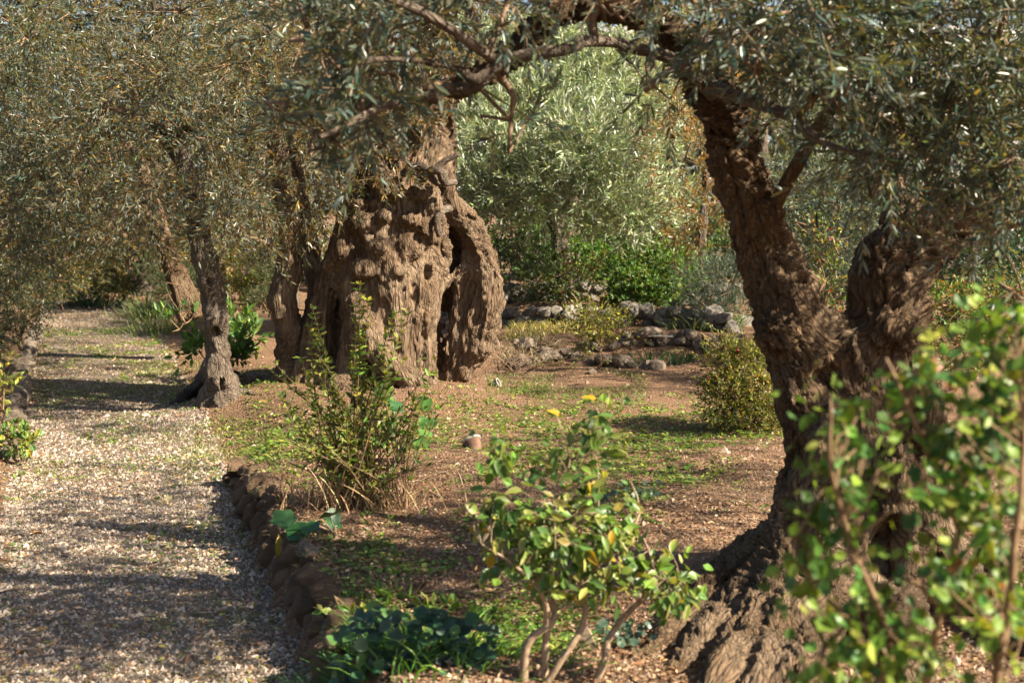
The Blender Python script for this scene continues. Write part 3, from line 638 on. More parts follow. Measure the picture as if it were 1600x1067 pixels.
crown(old, C, [core[-2], core[-3], S[19][-1], S[19][-2], S[20][-1], side[-1], side[-2], side[-3], core[5]], OLIVE_WARM, .066, .0145, 7, 'diamond', .22, .15, 0, .24, r0=.05, twig_every=2, seed=2)

# ------------------------------------------------------------------ slim leaning olive beside the path
Y0 = 12.3
lean = empty('olive_tree', (G(345, 620).x, Y0, gz1(-2.5, Y0)), 'slim grey olive trunk leaning left beside the gravel path', 'tree')
t1 = [nr(345,640,0,40), nr(344,590,0,27), nr(340,540,0,20), nr(338,490,0,20), nr(329,440,0,21), nr(317,390,0,20), nr(303,325,0,18), nr(289,265,.05,16), nr(274,200,.1,15), nr(256,130,.15,12), nr(245,50,.2,10), nr(240,-60,.2,8)]
rt = [[nr(336,570,-.05,20), rootp(315,612,17,.5), rootp(290,626,12,.3), rootp(270,634,9,-.2), rootp(250,640,5,-1.2)], [nr(350,580,-.05,18), rootp(368,612,13,.2), rootp(392,616,9,-.2), rootp(410,616,5,-1)], [nr(343,585,-.1,20), rootp(346,632,15,-.2), rootp(350,648,9,-1.2)]]
for k in range(8): rt.append(on_axis(t1[:8], k * .785, .05, .03, 9, .85, 0, 0))
gnarled('trunk', [t1] + rt, [(W(340,500,Y0-.08), (.11,.09,.12)), (W(322,440,Y0-.06), (.09,.1,.12)), (W(300,190,Y0), (.14,.1,.08))], .019, M['bark_grey'], lean, furrow=.022, ffreq=13, lump=.03, lfreq=5,
        pits=[(W(328,418,Y0-.2), (.02,.2,.025), .08), (W(324,440,Y0-.2), (.02,.2,.03), .08), (W(330,465,Y0-.2), (.02,.2,.025), .07), (W(334,520,Y0-.2), (.03,.2,.04), .1), (W(326,395,Y0-.2), (.02,.2,.03), .06), (W(345,600,Y0-.25), (.02,.25,.07), .08)], seed=41)
lim = [[nr(280,215,.1,13), nr(255,190,0,10), nr(215,188,-.1,9), nr(180,205,-.2,8), nr(130,232,-.3,5)], [nr(290,260,.05,12), nr(240,200,.2,8), nr(190,175,.3,6), nr(120,170,.4,4)], [nr(275,200,.1,14), nr(320,190,.2,11), nr(370,140,.3,9), nr(400,60,.4,6)]]
for q in lim: obj('limb', tubes_mesh('limb', [q], M['bark_near'], 8, .05, .006, 7), lean)
C = [cl(250,120,11.6,120,90,.7,190), cl(360,100,11.8,110,90,.7,190), cl(330,220,11.4,90,60,.6,120), cl(160,170,11.6,90,80,.6,130), cl(230,290,11.4,80,60,.5,85), cl(380,290,11.6,60,60,.5,80), cl(130,270,11.5,80,60,.5,85), cl(280,20,12,160,70,.8,180),
     cl(350,350,11.6,50,35,.4,38), cl(430,170,11.8,70,80,.6,110), cl(290,-60,12,180,60,1,130), cl(180,350,11.6,60,35,.4,34), cl(420,380,11.8,30,20,.3,12)]
crown(lean, C, [t1[-1], t1[-2], t1[-3], t1[-4], lim[0][-1], lim[0][-2], lim[1][-1], lim[2][-1], lim[2][-2]], OLIVE_WARM + OLIVE + OLIVE_COOL[:3], .064, .014, 7, 'diamond', .22, .16, 0, .25, r0=.04, twig_every=2, seed=3)

# ------------------------------------------------------------------ olives further back
def back_tree(label, trunk, extra, clumps, pal, bark='bark_grey', leafL=.07, leafW=.016, pairs=7, droop=.15, up=0, gap=.22, seed=0, kind='diamond', leaf_m=None, twigL=.24, upn=.5):
    b = trunk[0]; t = empty('olive_tree', (b[0], b[1], gz1(b[0], b[1])), label, 'tree', None)
    gnarled('trunk', [trunk] + extra + [on_axis(trunk, k * 1.05, .06, trunk[0][3] * .3, 9, .85) for k in range(6)], [], max(.02, trunk[0][3] * .12), M[bark], t, furrow=.025, ffreq=10, seed=seed)
    crown(t, clumps, [q for l in [trunk] + extra for q in l[len(l)//2:]], pal, leafL, leafW, pairs, kind, twigL, droop, up, gap, leaf_m, .06, 8, seed, upn=upn)
    return t
def grow(px, py_base, leanx, h, r, n=6):
    g = G(px, py_base); return [(g.x + leanx * (i/n)**1.3 + R.normal(0, .02), g.y + R.normal(0, .03), g.z - .1 + h * i / n, r * (1.25 if i == 0 else 1 - .55 * i / n)) for i in range(n + 1)]
Y0 = 17
t2 = [nr(300,500,0,24), nr(285,450,0,17), nr(265,405,0,15), nr(248,355,0,14), nr(232,300,0,13), nr(215,240,0,11), nr(200,160,0,8)]
back_tree('dark slanting olive trunk behind the slim olive tree', t2, [[nr(240,330,0,9), nr(205,328,-.2,7), nr(175,335,-.3,6), nr(120,365,-.4,4)]],
          [cl(200,130,16.5,110,80,.9,170), cl(90,110,16.5,110,100,.9,200), cl(60,230,16.3,90,80,.7,150), cl(150,340,16,80,45,.6,100), cl(170,240,16.4,90,70,.7,140), cl(60,340,16,80,60,.6,130), cl(330,130,17,110,100,.9,160), cl(410,270,17,80,80,.7,120), cl(140,20,17,160,60,1,180), cl(250,380,16.5,70,35,.5,60), cl(30,400,16,60,40,.5,70), cl(420,120,15.5,100,60,.8,110), cl(500,60,17,110,70,.8,120), cl(360,40,18.5,110,60,.8,110), cl(440,180,19,100,70,.8,110)] + [shade_clump(x_, y_, z_, 1.3, .26, .25, 100) for x_, y_, z_ in ((-2.2,15.6,3.6), (-3.2,16.6,3.6), (-2.4,17.6,3.7), (-3.6,18.6,3.7), (-2.8,19.6,3.8), (-4.2,20.6,3.8), (-3.4,21.8,3.9), (-4.6,22.8,3.9))],  # closing clumps added behind nearer crowns to shade the far path
          OLIVE_WARM, 'bark_near', seed=51)
Y0 = 13.5
g = G(-90, 560)
back_tree('olive tree at the left edge with branches hanging over the path', [(g.x,g.y,g.z-.1,.2), (g.x+.05,g.y,g.z+.6,.16), (g.x+.15,g.y-.1,g.z+1.4,.14), (g.x+.3,g.y-.1,g.z+2.2,.1), (g.x+.5,g.y,g.z+3,.06)], [],
          [cl(40,60,13,110,90,.8,230), cl(-30,180,12.8,120,100,.8,230), cl(70,200,12.6,90,80,.6,150), cl(30,320,12.6,90,70,.6,150), cl(-40,400,12.6,80,60,.6,110), cl(90,300,12.4,60,50,.5,70), cl(-60,20,13,160,100,1,200), cl(50,400,12.8,60,35,.4,55)],
          OLIVE + OLIVE_COOL + OLIVE_WARM[:2], seed=53)
# bright silvery olive in the opening
bright = grow(880, 470, -.2, 2.2, .16)
back_tree('bright silver green olive tree showing through the opening behind', bright, [],
          [cl(800,190,18,100,90,.8,310), cl(890,160,18.4,110,80,.8,330), cl(970,190,18.4,90,80,.7,280), cl(780,280,17.6,80,70,.7,230), cl(870,280,17.4,100,80,.7,330), cl(960,310,17.4,80,60,.6,230), cl(920,230,17.2,90,70,.7,280), cl(850,90,19,120,60,.8,260),
           cl(1000,110,19,80,50,.8,120), cl(740,220,18,50,80,.6,130), cl(1010,260,18.2,40,50,.5,75), cl(990,340,17.6,40,25,.4,40), cl(730,120,19,90,80,.8,190), cl(870,20,19.5,200,60,1,260), cl(750,300,17.6,40,50,.5,70), cl(1020,200,18.6,50,60,.5,110), cl(940,120,19,80,50,.6,150), cl(1030,320,18.4,40,40,.4,70)],
          OLIVE_BRIGHT, leafL=.12, leafW=.024, pairs=7, droop=-.25, up=.25, gap=.14, seed=55, twigL=.30, leaf_m=M['olive_silver'])
blue = grow(1500, 520, .3, 2.0, .2)
back_tree('dark blue green olive tree behind the forked trunk', blue, [],
          [cl(1260,300,14,70,60,.6,120), cl(1350,280,14.2,90,70,.7,160), cl(1450,250,14.5,110,90,.8,200), cl(1570,300,14.2,100,90,.8,200), cl(1250,380,14.5,60,45,.5,80), cl(1550,400,14,80,40,.6,90), cl(1250,190,15,100,80,.8,160), cl(1700,260,14,140,120,1,240), cl(1850,220,14,140,130,1,220), cl(1500,120,15,180,100,1,230), cl(1800,80,15,200,100,1,200), cl(1330,350,15,60,50,.5,90), cl(1290,400,13,50,40,.4,110), cl(1310,330,13.2,60,50,.4,110)] + [shade_clump(x_, y_, z_, .8, .35, .3, 75) for x_, y_, z_ in ((4.4,10.6,3.4), (5.4,10.9,3.5), (4.7,11.6,3.5), (5.8,11.9,3.6), (4.9,12.6,3.6), (6.2,12.8,3.7), (6.4,11.2,3.7))],  # closing clumps added right of the view to shade the middle bed
          OLIVE_COOL, seed=57)
warm = grow(1090, 470, .15, 2.0, .11)
back_tree('olive tree with orange tinged sprays left of the forked trunk', warm, [],
          [cl(1070,250,15.5,60,60,.5,90), cl(1090,330,15,55,40,.4,60), cl(1060,180,16,60,50,.5,80), cl(1130,150,16.5,90,80,.6,130), cl(1100,60,17,120,70,.8,150), cl(1075,370,15.5,40,25,.3,28)],
          [(.26,.15,.035), (.20,.14,.04), (.14,.13,.05), (.10,.115,.055)], seed=59)
far = [(grow(120, 478, .3, 2.4, .16), 'hazy olive tree closing the far end of the path', [cl(60,330,25,110,70,1,230), cl(170,360,25.5,110,60,1,220), cl(120,240,26,150,90,1.2,300), cl(20,400,24,80,40,.8,120), cl(280,280,26,120,100,1.2,270), cl(300,390,26,80,40,.8,120), cl(60,130,27,160,100,1.4,280)], OLIVE_WARM),
       (grow(450, 476, .2, 2.3, .17), 'olive tree far behind the slim grey trunk', [cl(400,330,24,90,80,1,220), cl(480,300,24.5,90,90,1,220), cl(420,200,25,120,90,1.2,240), cl(520,200,25,100,90,1.2,200), cl(370,400,24,60,35,.7,90), cl(300,180,27,140,100,1.2,230), cl(490,385,23.5,60,35,.7,90), cl(520,60,27,220,90,1.3,300)], OLIVE_WARM + OLIVE_BRIGHT[:2]),
       (grow(1150, 462, .2, 2.6, .16), 'grey green olive tree on the far right terrace', [cl(1060,330,24,70,60,.9,150), cl(1140,320,24,90,70,1,190), cl(1250,330,24.5,100,80,1,220), cl(1380,320,25,110,90,1,230), cl(1520,350,25,120,90,1,230), cl(1200,200,26,150,100,1.2,260), cl(1450,180,26,180,110,1.3,300), cl(1040,200,26,100,90,1,170), cl(1600,250,25,120,120,1,200)], OLIVE_COOL + OLIVE_BRIGHT[-2:])]
for k, (px, lab) in enumerate(((-40, 'tall dark evergreen behind the left edge foliage'), (230, 'tall dark evergreen behind the slim olive crown'), (560, 'tall dark evergreen behind the ancient trunk'), (890, 'tall dark evergreen behind the bright silver olive'), (1180, 'tall dark evergreen above the left limb of the fork'), (1480, 'tall dark evergreen behind the right limb of the fork'))):
    C = [cl(px + q_ + R.uniform(-30, 30), y_, 29 + R.uniform(-.5, 1), 105, 62, 1, 80 if px < 400 else 38) for y_ in range(-90, 440, 48) for q_ in (-110, 0, 110)]
    far.append((grow(px, 460, .1, 3.4, .2), lab, C, [(.05,.065,.025), (.07,.075,.025), (.09,.085,.03), (.04,.055,.025)]))
for k, (t, lab, C, pal) in enumerate(far):
    b_ = k > 2; back_tree(lab, t, [], C, pal, leafL=.17 if b_ else .095, leafW=.06 if b_ else .026, pairs=5 if b_ else 6, seed=61 + k, gap=.1 if b_ else .18, twigL=.4 if b_ else .24)
#SECTION plants
# ------------------------------------------------------------------ stones
def rock_data(name, mat, sub=2, seed=0, sq=.6):
    import bmesh
    bm = bmesh.new(); bmesh.ops.create_icosphere(bm, subdivisions=sub, radius=1)
    v = np.array([x.co[:] for x in bm.verts]); f = np.array([[x.index for x in q.verts] for q in bm.faces]); bm.free()
    v = v / (np.abs(v) ** 4).sum(1, keepdims=True) ** .25 * sq + v * (1 - sq)
    if sub == 3: v = v * (1 + .05 * noise(v * 13, seed + 4)[:, None] + .06 * noise(v * np.array([9, 9, 3]), seed + 5)[:, None])
    v = v * (1 + .20 * noise(v * 1.3 + seed * 5, seed)[:, None] + .14 * noise(v * 3.1 + seed, seed + 1)[:, None] + .07 * noise(v * 6.5, seed + 2)[:, None])
    if sq < .9:      # chip flat facets off the stone
        rs = np.random.default_rng(seed + 500)
        for k in range(9):
            d = nrm(rs.normal(size=3)); h = rs.uniform(.55, .85); q = v @ d; v = v - np.outer(np.maximum(q - h, 0) * .9, d)
        v = v * (1 + .07 * noise(v * 9, seed + 6)[:, None])
    return raw_mesh(name, v, f, mat, smooth=sub == 3)
rocks = {k: [rock_data('stone', M[k], 2, 7 * i + 3) for i in range(7)] for k in ('lime', 'grey_stone', 'earth_stone')}
for i in range(7): rocks['earth_stone'][i] = rock_data('stone', M['earth_stone'], 3, 7 * i + 90, .55)
def put_rock(p, size, kind, parent=None, tilt=.25, rz=None):
    o = link(bpy.data.objects.new('stone', rocks[kind][R.integers(7)]))
    m = Matrix.Translation(V(p)) @ (Matrix.Rotation(rz if rz is not None else R.uniform(0, 6.28), 4, 'Z') @ Matrix.Rotation(R.normal(0, tilt), 4, 'X') @ Matrix.Rotation(R.normal(0, tilt), 4, 'Y')) @ Matrix.Diagonal((*size, 1))
    if parent is not None: o.parent = parent; o.matrix_parent_inverse = Matrix.Translation(-parent.location)
    o.matrix_basis = m; return o
def stone_line(label, pxs, size, kind, courses=1, step=1.6, name='stone_border', jit=.3, hz=.8):
    pts = np.array([G(*q)[:] for q in pxs]); c = pts[len(pts)//2]; e = empty(name, c, label, 'stone border')
    seg = np.linalg.norm(np.diff(pts[:, :2], axis=0), axis=1); cum = np.concatenate([[0], np.cumsum(seg)])
    for k in range(courses):
        t = R.uniform(0, size)
        while t < cum[-1]:
            x, y = np.interp(t, cum, pts[:, 0]), np.interp(t, cum, pts[:, 1]); s = size * R.uniform(.6, 1.3)
            x += R.normal(0, size * jit * .5); y += R.normal(0, size * jit * .5)
            put_rock((x, y, gz1(x, y) + s * .35 + k * size * .95), (s * R.uniform(.8, 1.25), s * R.uniform(.7, 1.1), s * R.uniform(.75, 1.0) * hz), kind, e)
            t += s * step * R.uniform(.85, 1.3)
    return e
# low wall of earth coated stones that holds the bed above the path
e = empty('edging_wall', (float(xr(7)) + .04, 7.0, 0.0), 'low wall of rounded earth coated stones edging the gravel path', 'low wall')
y = 4.5
while y < 9.5:
    s = R.uniform(.75, 1.25); x = float(xr(y)) + .06 + R.normal(0, .015); lowr = 1 - .4 * float(sst(8.4, 9.5, y))
    put_rock((x - .01, y, .07 * lowr), (.075 * s, .066 * s, .085 * lowr), 'earth_stone', e, .2, R.uniform(-.4, .4))
    put_rock((x + .035, y + R.normal(.04, .02), .185 * lowr), (.078 * s, .068 * s, .07 * R.uniform(.8, 1.25)), 'earth_stone', e, .2, R.uniform(-.4, .4))
    y += .135 * s * R.uniform(.95, 1.15)
e = stone_line('row of pale rough stones along the left edge of the path', [(8,720), (22,640), (40,575), (52,535), (62,505), (70,492)], .10, 'lime', 1, 1.5, hz=.9)
for k in range(16):
    y = R.uniform(9.5, 17); x = float(xl(y)) - R.uniform(.15, .5); s = R.uniform(.06, .12); put_rock((x, y, gz1(x, y) + s * .4), (s*1.2, s, s*.8), 'lime', e)
stone_line('low curved row of weathered stones right of the ancient trunk', [(800,576), (830,568), (860,565), (900,566), (960,572), (1040,578)], .095, 'lime', 1, 1.45)
stone_line('broken bank of reddish stones behind the little yellow shrub', [(800,545), (860,548), (920,546), (985,548)], .09, 'lime', 1, 2.0)
stone_line('heap of rough brown stones right of the little yellow shrub', [(970,540), (1010,545), (1060,552), (1110,556), (1160,560)], .09, 'lime', 2, 1.4)
stone_line('long straight course of grey stones on the middle terrace', [(700,492), (790,492), (870,490), (950,494), (1040,510), (1150,520)], .13, 'grey_stone', 2, 1.4)
stone_line('farther course of blue grey stones under the green hedge', [(690,474), (800,474), (870,470), (950,471), (1060,476), (1160,482)], .14, 'grey_stone', 2, 1.4)
stone_line('grey stones edging the terrace behind the forked trunk', [(1040,503), (1110,506), (1180,508)], .12, 'grey_stone', 1, 1.4)
for (px, py, s, lab) in ((478,864,.055,'small flat brown stone on top of the edging wall'), (925,583,.05,'loose pale stone under the little yellow shrub'), (400,596,.1,'pale stone lying between the slim olive and the side trunk'), (372,590,.07,'small pale stone behind the slim olive roots')):
    g = G(px, py); o = put_rock((g.x, g.y, g.z + s * .35), (s*1.3, s, s*.7), 'lime'); tag(o, lab, 'stone')
# far boundary wall of pale blocks, hardly seen between the crowns
e = empty('boundary_wall', (8, 31, gz1(8, 31)), 'tall pale stone wall glimpsed through gaps behind the trees', 'wall')
bk = [rock_data('stone_block', M['wall'], 2, 200 + i, .97) for i in range(3)]
inv = Matrix.Translation(-e.location)
for j in range(9):
    for i in range(16):
        o = link(bpy.data.objects.new('stone_block', bk[R.integers(3)])); o.parent = e; o.matrix_parent_inverse = inv
        o.matrix_basis = Matrix.Translation((.5 + i * 1.0 + (j % 2) * .5, 31 + R.normal(0, .02), .55 + j * .62)) @ Matrix.Diagonal((.5, .3, .31, 1))

# ------------------------------------------------------------------ shrubs and plants
GREEN = [(.06,.15,.03), (.085,.185,.035), (.11,.21,.045), (.045,.11,.028), (.14,.22,.045)]
DKGREEN = [(.03,.055,.02), (.045,.07,.02), (.06,.08,.02), (.035,.05,.022)]
YGREEN = [(.24,.25,.03), (.19,.21,.03), (.28,.24,.03), (.14,.18,.03), (.10,.14,.03)]
AUTUMN = [(.22,.17,.03), (.28,.16,.03), (.14,.14,.03), (.10,.11,.025), (.17,.15,.03), (.30,.10,.03)]
WEED_ = [(.12,.20,.03), (.16,.22,.04)]
BLUEG = [(.05,.085,.075), (.06,.10,.085), (.04,.065,.06), (.085,.12,.10)]
def shrub(label, base, clumps, pal, leafL=.05, leafW=.025, pairs=4, kind='fold', twigL=.16, droop=.0, up=.3, gap=.2, seed=0, cat='shrub', name='shrub', leaf_m=None, r0=.012, nst=3, tw=3):
    g = G(*base); e = empty(name, g, label, cat)
    b = [(g.x + R.normal(0, .05), g.y + R.normal(0, .05), g.z - .03, r0 * 1.2) for k in range(nst)]
    crown(e, clumps, b, pal, leafL, leafW, pairs, kind, twigL, droop, up, gap, leaf_m or M['leaf'], r0, tw, seed, M['stem'])
    return e
shrub('bright green leafy shrub against the far hedge', (905,474), [cl(880,385,20.6,60,45,.7,210), cl(930,405,20.4,50,40,.6,180), cl(880,430,20.2,60,35,.6,170)], GREEN, .06, .034, 4, 'fold', seed=71)
shrub('dense dark shrub right of the hollow trunk', (820,482), [cl(815,400,19.6,60,50,.6,260), cl(840,440,19.4,60,45,.6,240), cl(880,450,19.6,50,35,.5,150), cl(780,430,19.6,40,50,.6,120)], DKGREEN, .05, .02, 4, 'diamond', seed=72)
shrub('rounded ivy green shrub above the grey terrace stones', (1020,490), [cl(1000,430,18.6,55,50,.6,240), cl(1050,420,18.8,55,40,.6,220), cl(1020,460,18.4,60,35,.5,200), cl(970,450,18.6,35,40,.4,110)], GREEN + YGREEN[3:], .055, .034, 4, 'fold', seed=73)
shrub('bluish needle leaved shrub beside the forked trunk', (1115,502), [cl(1100,450,17.6,45,40,.5,200), cl(1140,440,17.4,50,45,.5,220), cl(1120,480,17.2,60,25,.4,150)], BLUEG, .055, .009, 7, 'diamond', .22, -.2, .4, .1, seed=74)
shrub('tall hedge of mixed green leaves at the far terrace', (1000,462), [cl(860,340,23,80,50,.8,240), cl(960,360,23,80,45,.8,250), cl(1060,370,23,80,45,.8,230), cl(760,380,23,80,60,.8,220), cl(1160,400,22,90,50,.8,220), cl(680,400,23,60,60,.8,130)], GREEN + DKGREEN, .07, .038, 4, 'fold', seed=75, name='hedge', cat='hedge')
shrub('little yellow green shrub standing alone on the open soil', (935,578), [cl(935,505,13.9,38,28,.25,95), cl(905,515,13.9,28,28,.2,50), cl(965,520,13.9,30,30,.2,55), cl(938,540,13.9,36,28,.2,60)], YGREEN, .036, .018, 3, 'fold', .16, -.1, .5, .2, seed=76, nst=7, r0=.008, tw=1)
shrub('rounded pomegranate bush with orange tips left of the forked trunk', (1170,668), [cl(1150,580,10.3,46,38,.3,260), cl(1185,600,10.4,50,55,.3,320), cl(1140,625,10.2,45,38,.3,240), cl(1190,645,10.2,45,28,.25,160), cl(1130,550,10.3,22,26,.2,50)], YGREEN * 2 + AUTUMN[:5] + WEED_, .030, .014, 4, 'fold', .13, .05, .2, .1, seed=77, tw=1)
shrub('yellowish bush seen between the forked trunk and right edge', (1510,600), [cl(1480,480,11,50,34,.4,170), cl(1540,500,11,60,40,.4,200), cl(1500,540,10.8,60,40,.4,190), cl(1580,470,11,50,40,.4,130)], AUTUMN + GREEN, .032, .018, 4, 'fold', seed=78, gap=.1)
shrub('green bush at the right edge behind the yellowish bush', (1560,560), [cl(1540,420,14,80,40,.5,220), cl(1600,440,13.5,60,50,.5,180), cl(1620,380,14,70,60,.5,160)], [(.05,.12,.05), (.06,.13,.06), (.04,.10,.05)], .05, .02, 4, 'fold', seed=79)
shrub('slender rose bush framed by the fork of the near olive', (1285,640), [cl(1280,400,9.2,18,30,.15,26), cl(1290,440,9.2,20,30,.15,30), cl(1278,360,9.2,12,25,.1,12), cl(1300,370,9.2,10,25,.1,8), cl(1285,480,9.2,22,30,.15,26)], GREEN + YGREEN + [(.35,.05,.02)], .03, .016, 3, 'fold', .13, -.1, .5, seed=80, tw=1)
shrub('dark bluish shrub low behind the fork of the near olive', (1330,580), [cl(1270,470,12.6,50,40,.4,170), cl(1330,460,12.6,50,45,.4,170), cl(1400,500,12.4,60,40,.4,120), cl(1230,500,12.8,40,30,.4,90)], BLUEG + DKGREEN, .05, .012, 6, 'diamond', .2, -.1, .3, .1, seed=98)
# thin rose standards in front of the far hedge
for px, k in ((884, 0), (926, 1)):
    shrub(('thin rose bush left of two before the green hedge', 'thin rose bush right of two before the green hedge')[k], (px, 486), [cl(px, 432, 18.6, 24, 22, .25, 34), cl(px + 8, 408, 18.6, 18, 14, .2, 18)], YGREEN + GREEN + [(.4,.04,.02)], .04, .02, 3, 'fold', seed=81 + k, nst=2, tw=1)
# left side and the end of the path
shrub('grey green bush at the left edge of the path', (10,560), [cl(10,455,15,60,40,.5,200), cl(-30,500,14.5,60,50,.5,170), cl(40,490,15,28,30,.3,80), cl(25,520,14.4,30,25,.3,60)], OLIVE + [(.16,.13,.06)], .05, .016, 5, 'diamond', seed=83)
shrub('olive brown bush at the far left end of the path', (90,486), [cl(90,440,24,50,30,.6,150), cl(60,410,24.5,60,40,.6,160), cl(130,420,25,60,40,.6,160)], OLIVE_WARM, .07, .025, 5, 'diamond', seed=84)
shrub('dusty brown bush closing the path beyond the blue iris leaves', (180,484), [cl(180,445,26,50,30,.6,140), cl(210,420,26,50,35,.6,140), cl(150,430,26,40,30,.6,110)], OLIVE_WARM + DKGREEN, .07, .025, 5, 'diamond', seed=85)
shrub('dark green conical bush behind the spiky palm', (285,486), [cl(285,435,22.5,38,26,.5,170), cl(265,450,22,30,24,.4,110), cl(300,460,22,30,20,.4,90), cl(255,420,23,40,30,.5,110)], [(.05,.085,.035), (.07,.10,.04), (.09,.11,.04)], .06, .012, 6, 'diamond', .2, -.3, .5, .05, seed=86)
shrub('yellow flowering bush behind the slim olive', (395,492), [cl(390,420,20,32,40,.5,130), cl(410,450,19.6,30,34,.5,110), cl(375,460,19.6,24,30,.4,80)], YGREEN + AUTUMN, .05, .026, 4, 'fold', seed=87)
shrub('soft green rosemary bush left of the side trunk', (430,500), [cl(428,440,18.4,24,40,.4,140), cl(415,480,18.2,24,24,.3,80)], [(.08,.11,.05), (.10,.13,.06)], .05, .008, 7, 'diamond', .2, -.3, .5, .05, seed=88)
shrub('broad leaved green plant left of the slim olive', (292,535), [cl(290,505,15.6,26,18,.3,60), cl(280,515,15.4,24,14,.3,40), cl(312,548,14.2,14,10,.2,22)], GREEN, .11, .045, 3, 'fold', .18, -.2, .6, seed=89, name='plant', cat='plant', tw=0, r0=.004)
shrub('glossy green plant right of the slim olive', (372,560), [cl(372,500,15,14,16,.2,18), cl(390,525,14.6,24,12,.2,22), cl(372,560,13.6,14,14,.2,30)], GREEN, .12, .045, 3, 'fold', .16, -.2, .5, seed=90, name='plant', cat='plant', tw=0, r0=.004)
shrub('yellowing leafy sprigs at the left edge by the stones', (-12,660), [cl(0,590,11,14,20,.2,12), cl(6,620,11,12,16,.2,10)], YGREEN, .07, .03, 3, 'fold', seed=91, name='plant', cat='plant', tw=1)
shrub('green leafy plant at the left edge below the stones', (20,705), [cl(20,685,10.3,26,12,.2,28), cl(45,690,10.2,18,10,.15,16)], GREEN + YGREEN, .06, .04, 2, 'fold', .1, seed=92, name='plant', cat='plant', tw=0)

# ------------------------------------------------------------------ blades: irises, palm, grass
def blade_batch(P, D, L, Wd, C, droop=.5):
    n = len(P); D = nrm(D); S = nrm(np.cross(D, np.array([0, 0, 1.0]) + R.normal(0, .3, (n, 3)))); L = L[:, None]; Wd = Wd[:, None]
    H = nrm(D * np.array([1, 1, 0]) + 1e-4); rowsv = []
    for t, w in ((0, .8), (.4, 1), (.75, .7)):
        c = P + D * L * t + (H * .5 - np.array([0, 0, .7])) * L * droop * t * t * .6
        rowsv += [c + S * Wd * w / 2, c - S * Wd * w / 2]
    rowsv.append(P + D * L + (H * .5 - np.array([0, 0, .7])) * L * droop * .6)
    v = np.stack(rowsv, 1); f = scatter_faces(7, [[0,1,3,2],[2,3,5,4]], n); f3 = scatter_faces(7, [[4,5,6]], n)
    return v.reshape(-1, 3), [f, f3], np.repeat(C, 7, 0)
def blade_clump(name, label, cat, px, py, n, spread, L, Wd, pal, fan=.4, droop=.3):
    g = G(px, py); e = empty(name, g, label, cat); P = np.array(g) + R.normal(0, 1, (n, 3)) * np.array([spread, spread*.7, 0]); P[:, 2] = gz(P[:, 0], P[:, 1]) - .01
    D = nrm(np.array([0, 0, 1]) + np.concatenate([(P - np.array(g))[:, :2] / max(spread, .01) * fan * .5, np.zeros((n, 1))], 1) + R.normal(0, fan * .5, (n, 3)) * np.array([1, 1, .2]))
    v, fl, c = blade_batch(P, D, L * R.uniform(.6, 1.15, n), Wd * R.uniform(.7, 1.2, n), palette(n, pal), droop)
    tag(obj('blades', raw_mesh('blades', v, fl, M['grass'], c), e), kind='stuff'); return e
IRIS = [(.05,.13,.05), (.07,.16,.04), (.04,.10,.045)]; IRISB = [(.03,.10,.06), (.045,.13,.07), (.03,.085,.055)]
blade_clump('iris_clump', 'left iris clump below the stone heap', 'iris', 1021, 570, 26, .06, .19, .018, IRIS)
blade_clump('iris_clump', 'middle iris clump below the stone heap', 'iris', 1054, 570, 26, .05, .18, .018, IRIS)
blade_clump('iris_clump', 'right and smallest iris clump below the stone heap', 'iris', 1075, 567, 16, .03, .15, .016, IRIS)
blade_clump('iris_clump', 'blue green iris clump at the end of the path', 'iris', 152, 480, 90, .22, .42, .03, IRISB, .5)
blade_clump('iris_clump', 'wide blue green iris clump under the conical bush', 'iris', 290, 487, 90, .30, .36, .03, IRISB, .5)
blade_clump('spiky_palm', 'spiky fan leaved plant at the path side near its end', 'palm', 232, 497, 120, .06, .62, .03, [(.08,.14,.05), (.12,.17,.05), (.10,.14,.07)], 1.5, .35)
blade_clump('grass_clump', 'long grass edging the path left of the slim olive', 'grass clump', 262, 520, 260, .38, .36, .012, [(.09,.13,.04), (.13,.15,.05), (.07,.11,.03)], .7)
blade_clump('grass_clump', 'tuft of long leaves at the path edge beyond the long grass', 'grass clump', 250, 503, 150, .3, .4, .014, [(.09,.12,.05), (.12,.15,.06)], .7)

def on_bed(n, y0, y1, xmin=None, xmax=None):
    """points over the bed right of the path, spread evenly in view"""
    y = 1 / (1/y1 + (1/y0 - 1/y1) * R.random(n)); u = R.random(n); a = xr(y) + .12; b = y * .41
    if xmax is not None: b = np.minimum(b, xmax)
    return a + u * (b - a), y
def weed_batch(x, y, sz, pal, k=5, up=.6):
    n = len(x); A = []
    for j in range(k):
        a = R.uniform(0, 6.28, n); r = sz * R.uniform(.1, .8, n)
        P = np.stack([x + r*np.cos(a), y + r*np.sin(a), gz(x, y) + sz * R.uniform(.1, .8, n) * up], -1)
        D = np.stack([np.cos(a), np.sin(a), R.normal(.1, .35, n)], -1); N = nrm(np.array([0,0,1]) + R.normal(0, .3, (n, 3)))
        A.append(leaf_batch(P, D, N, sz * R.uniform(.5, 1, n), sz * R.uniform(.35, .6, n), palette(n, pal), 'diamond', .1))
    return A
WEED = [(.11,.22,.03), (.15,.25,.035), (.075,.16,.025), (.19,.25,.045), (.22,.24,.05)]
A = []
x, y = on_bed(34000, 5.0, 15.5); d = noise(np.stack([x*1.0, y*.8, x*0], -1), 90) + .6 * noise(np.stack([x*3, y*3, x*0], -1), 91)
lush = 1.0 * np.exp(-((y - 10.6)/2.0)**2) * (1 - .6 * sst(.8, 2, x)) + .45 * np.exp(-((x - xr(y) - .4)/.45)**2) - .5 * sst(.6, 2.2, x) * (1 - sst(9.5, 11, y))
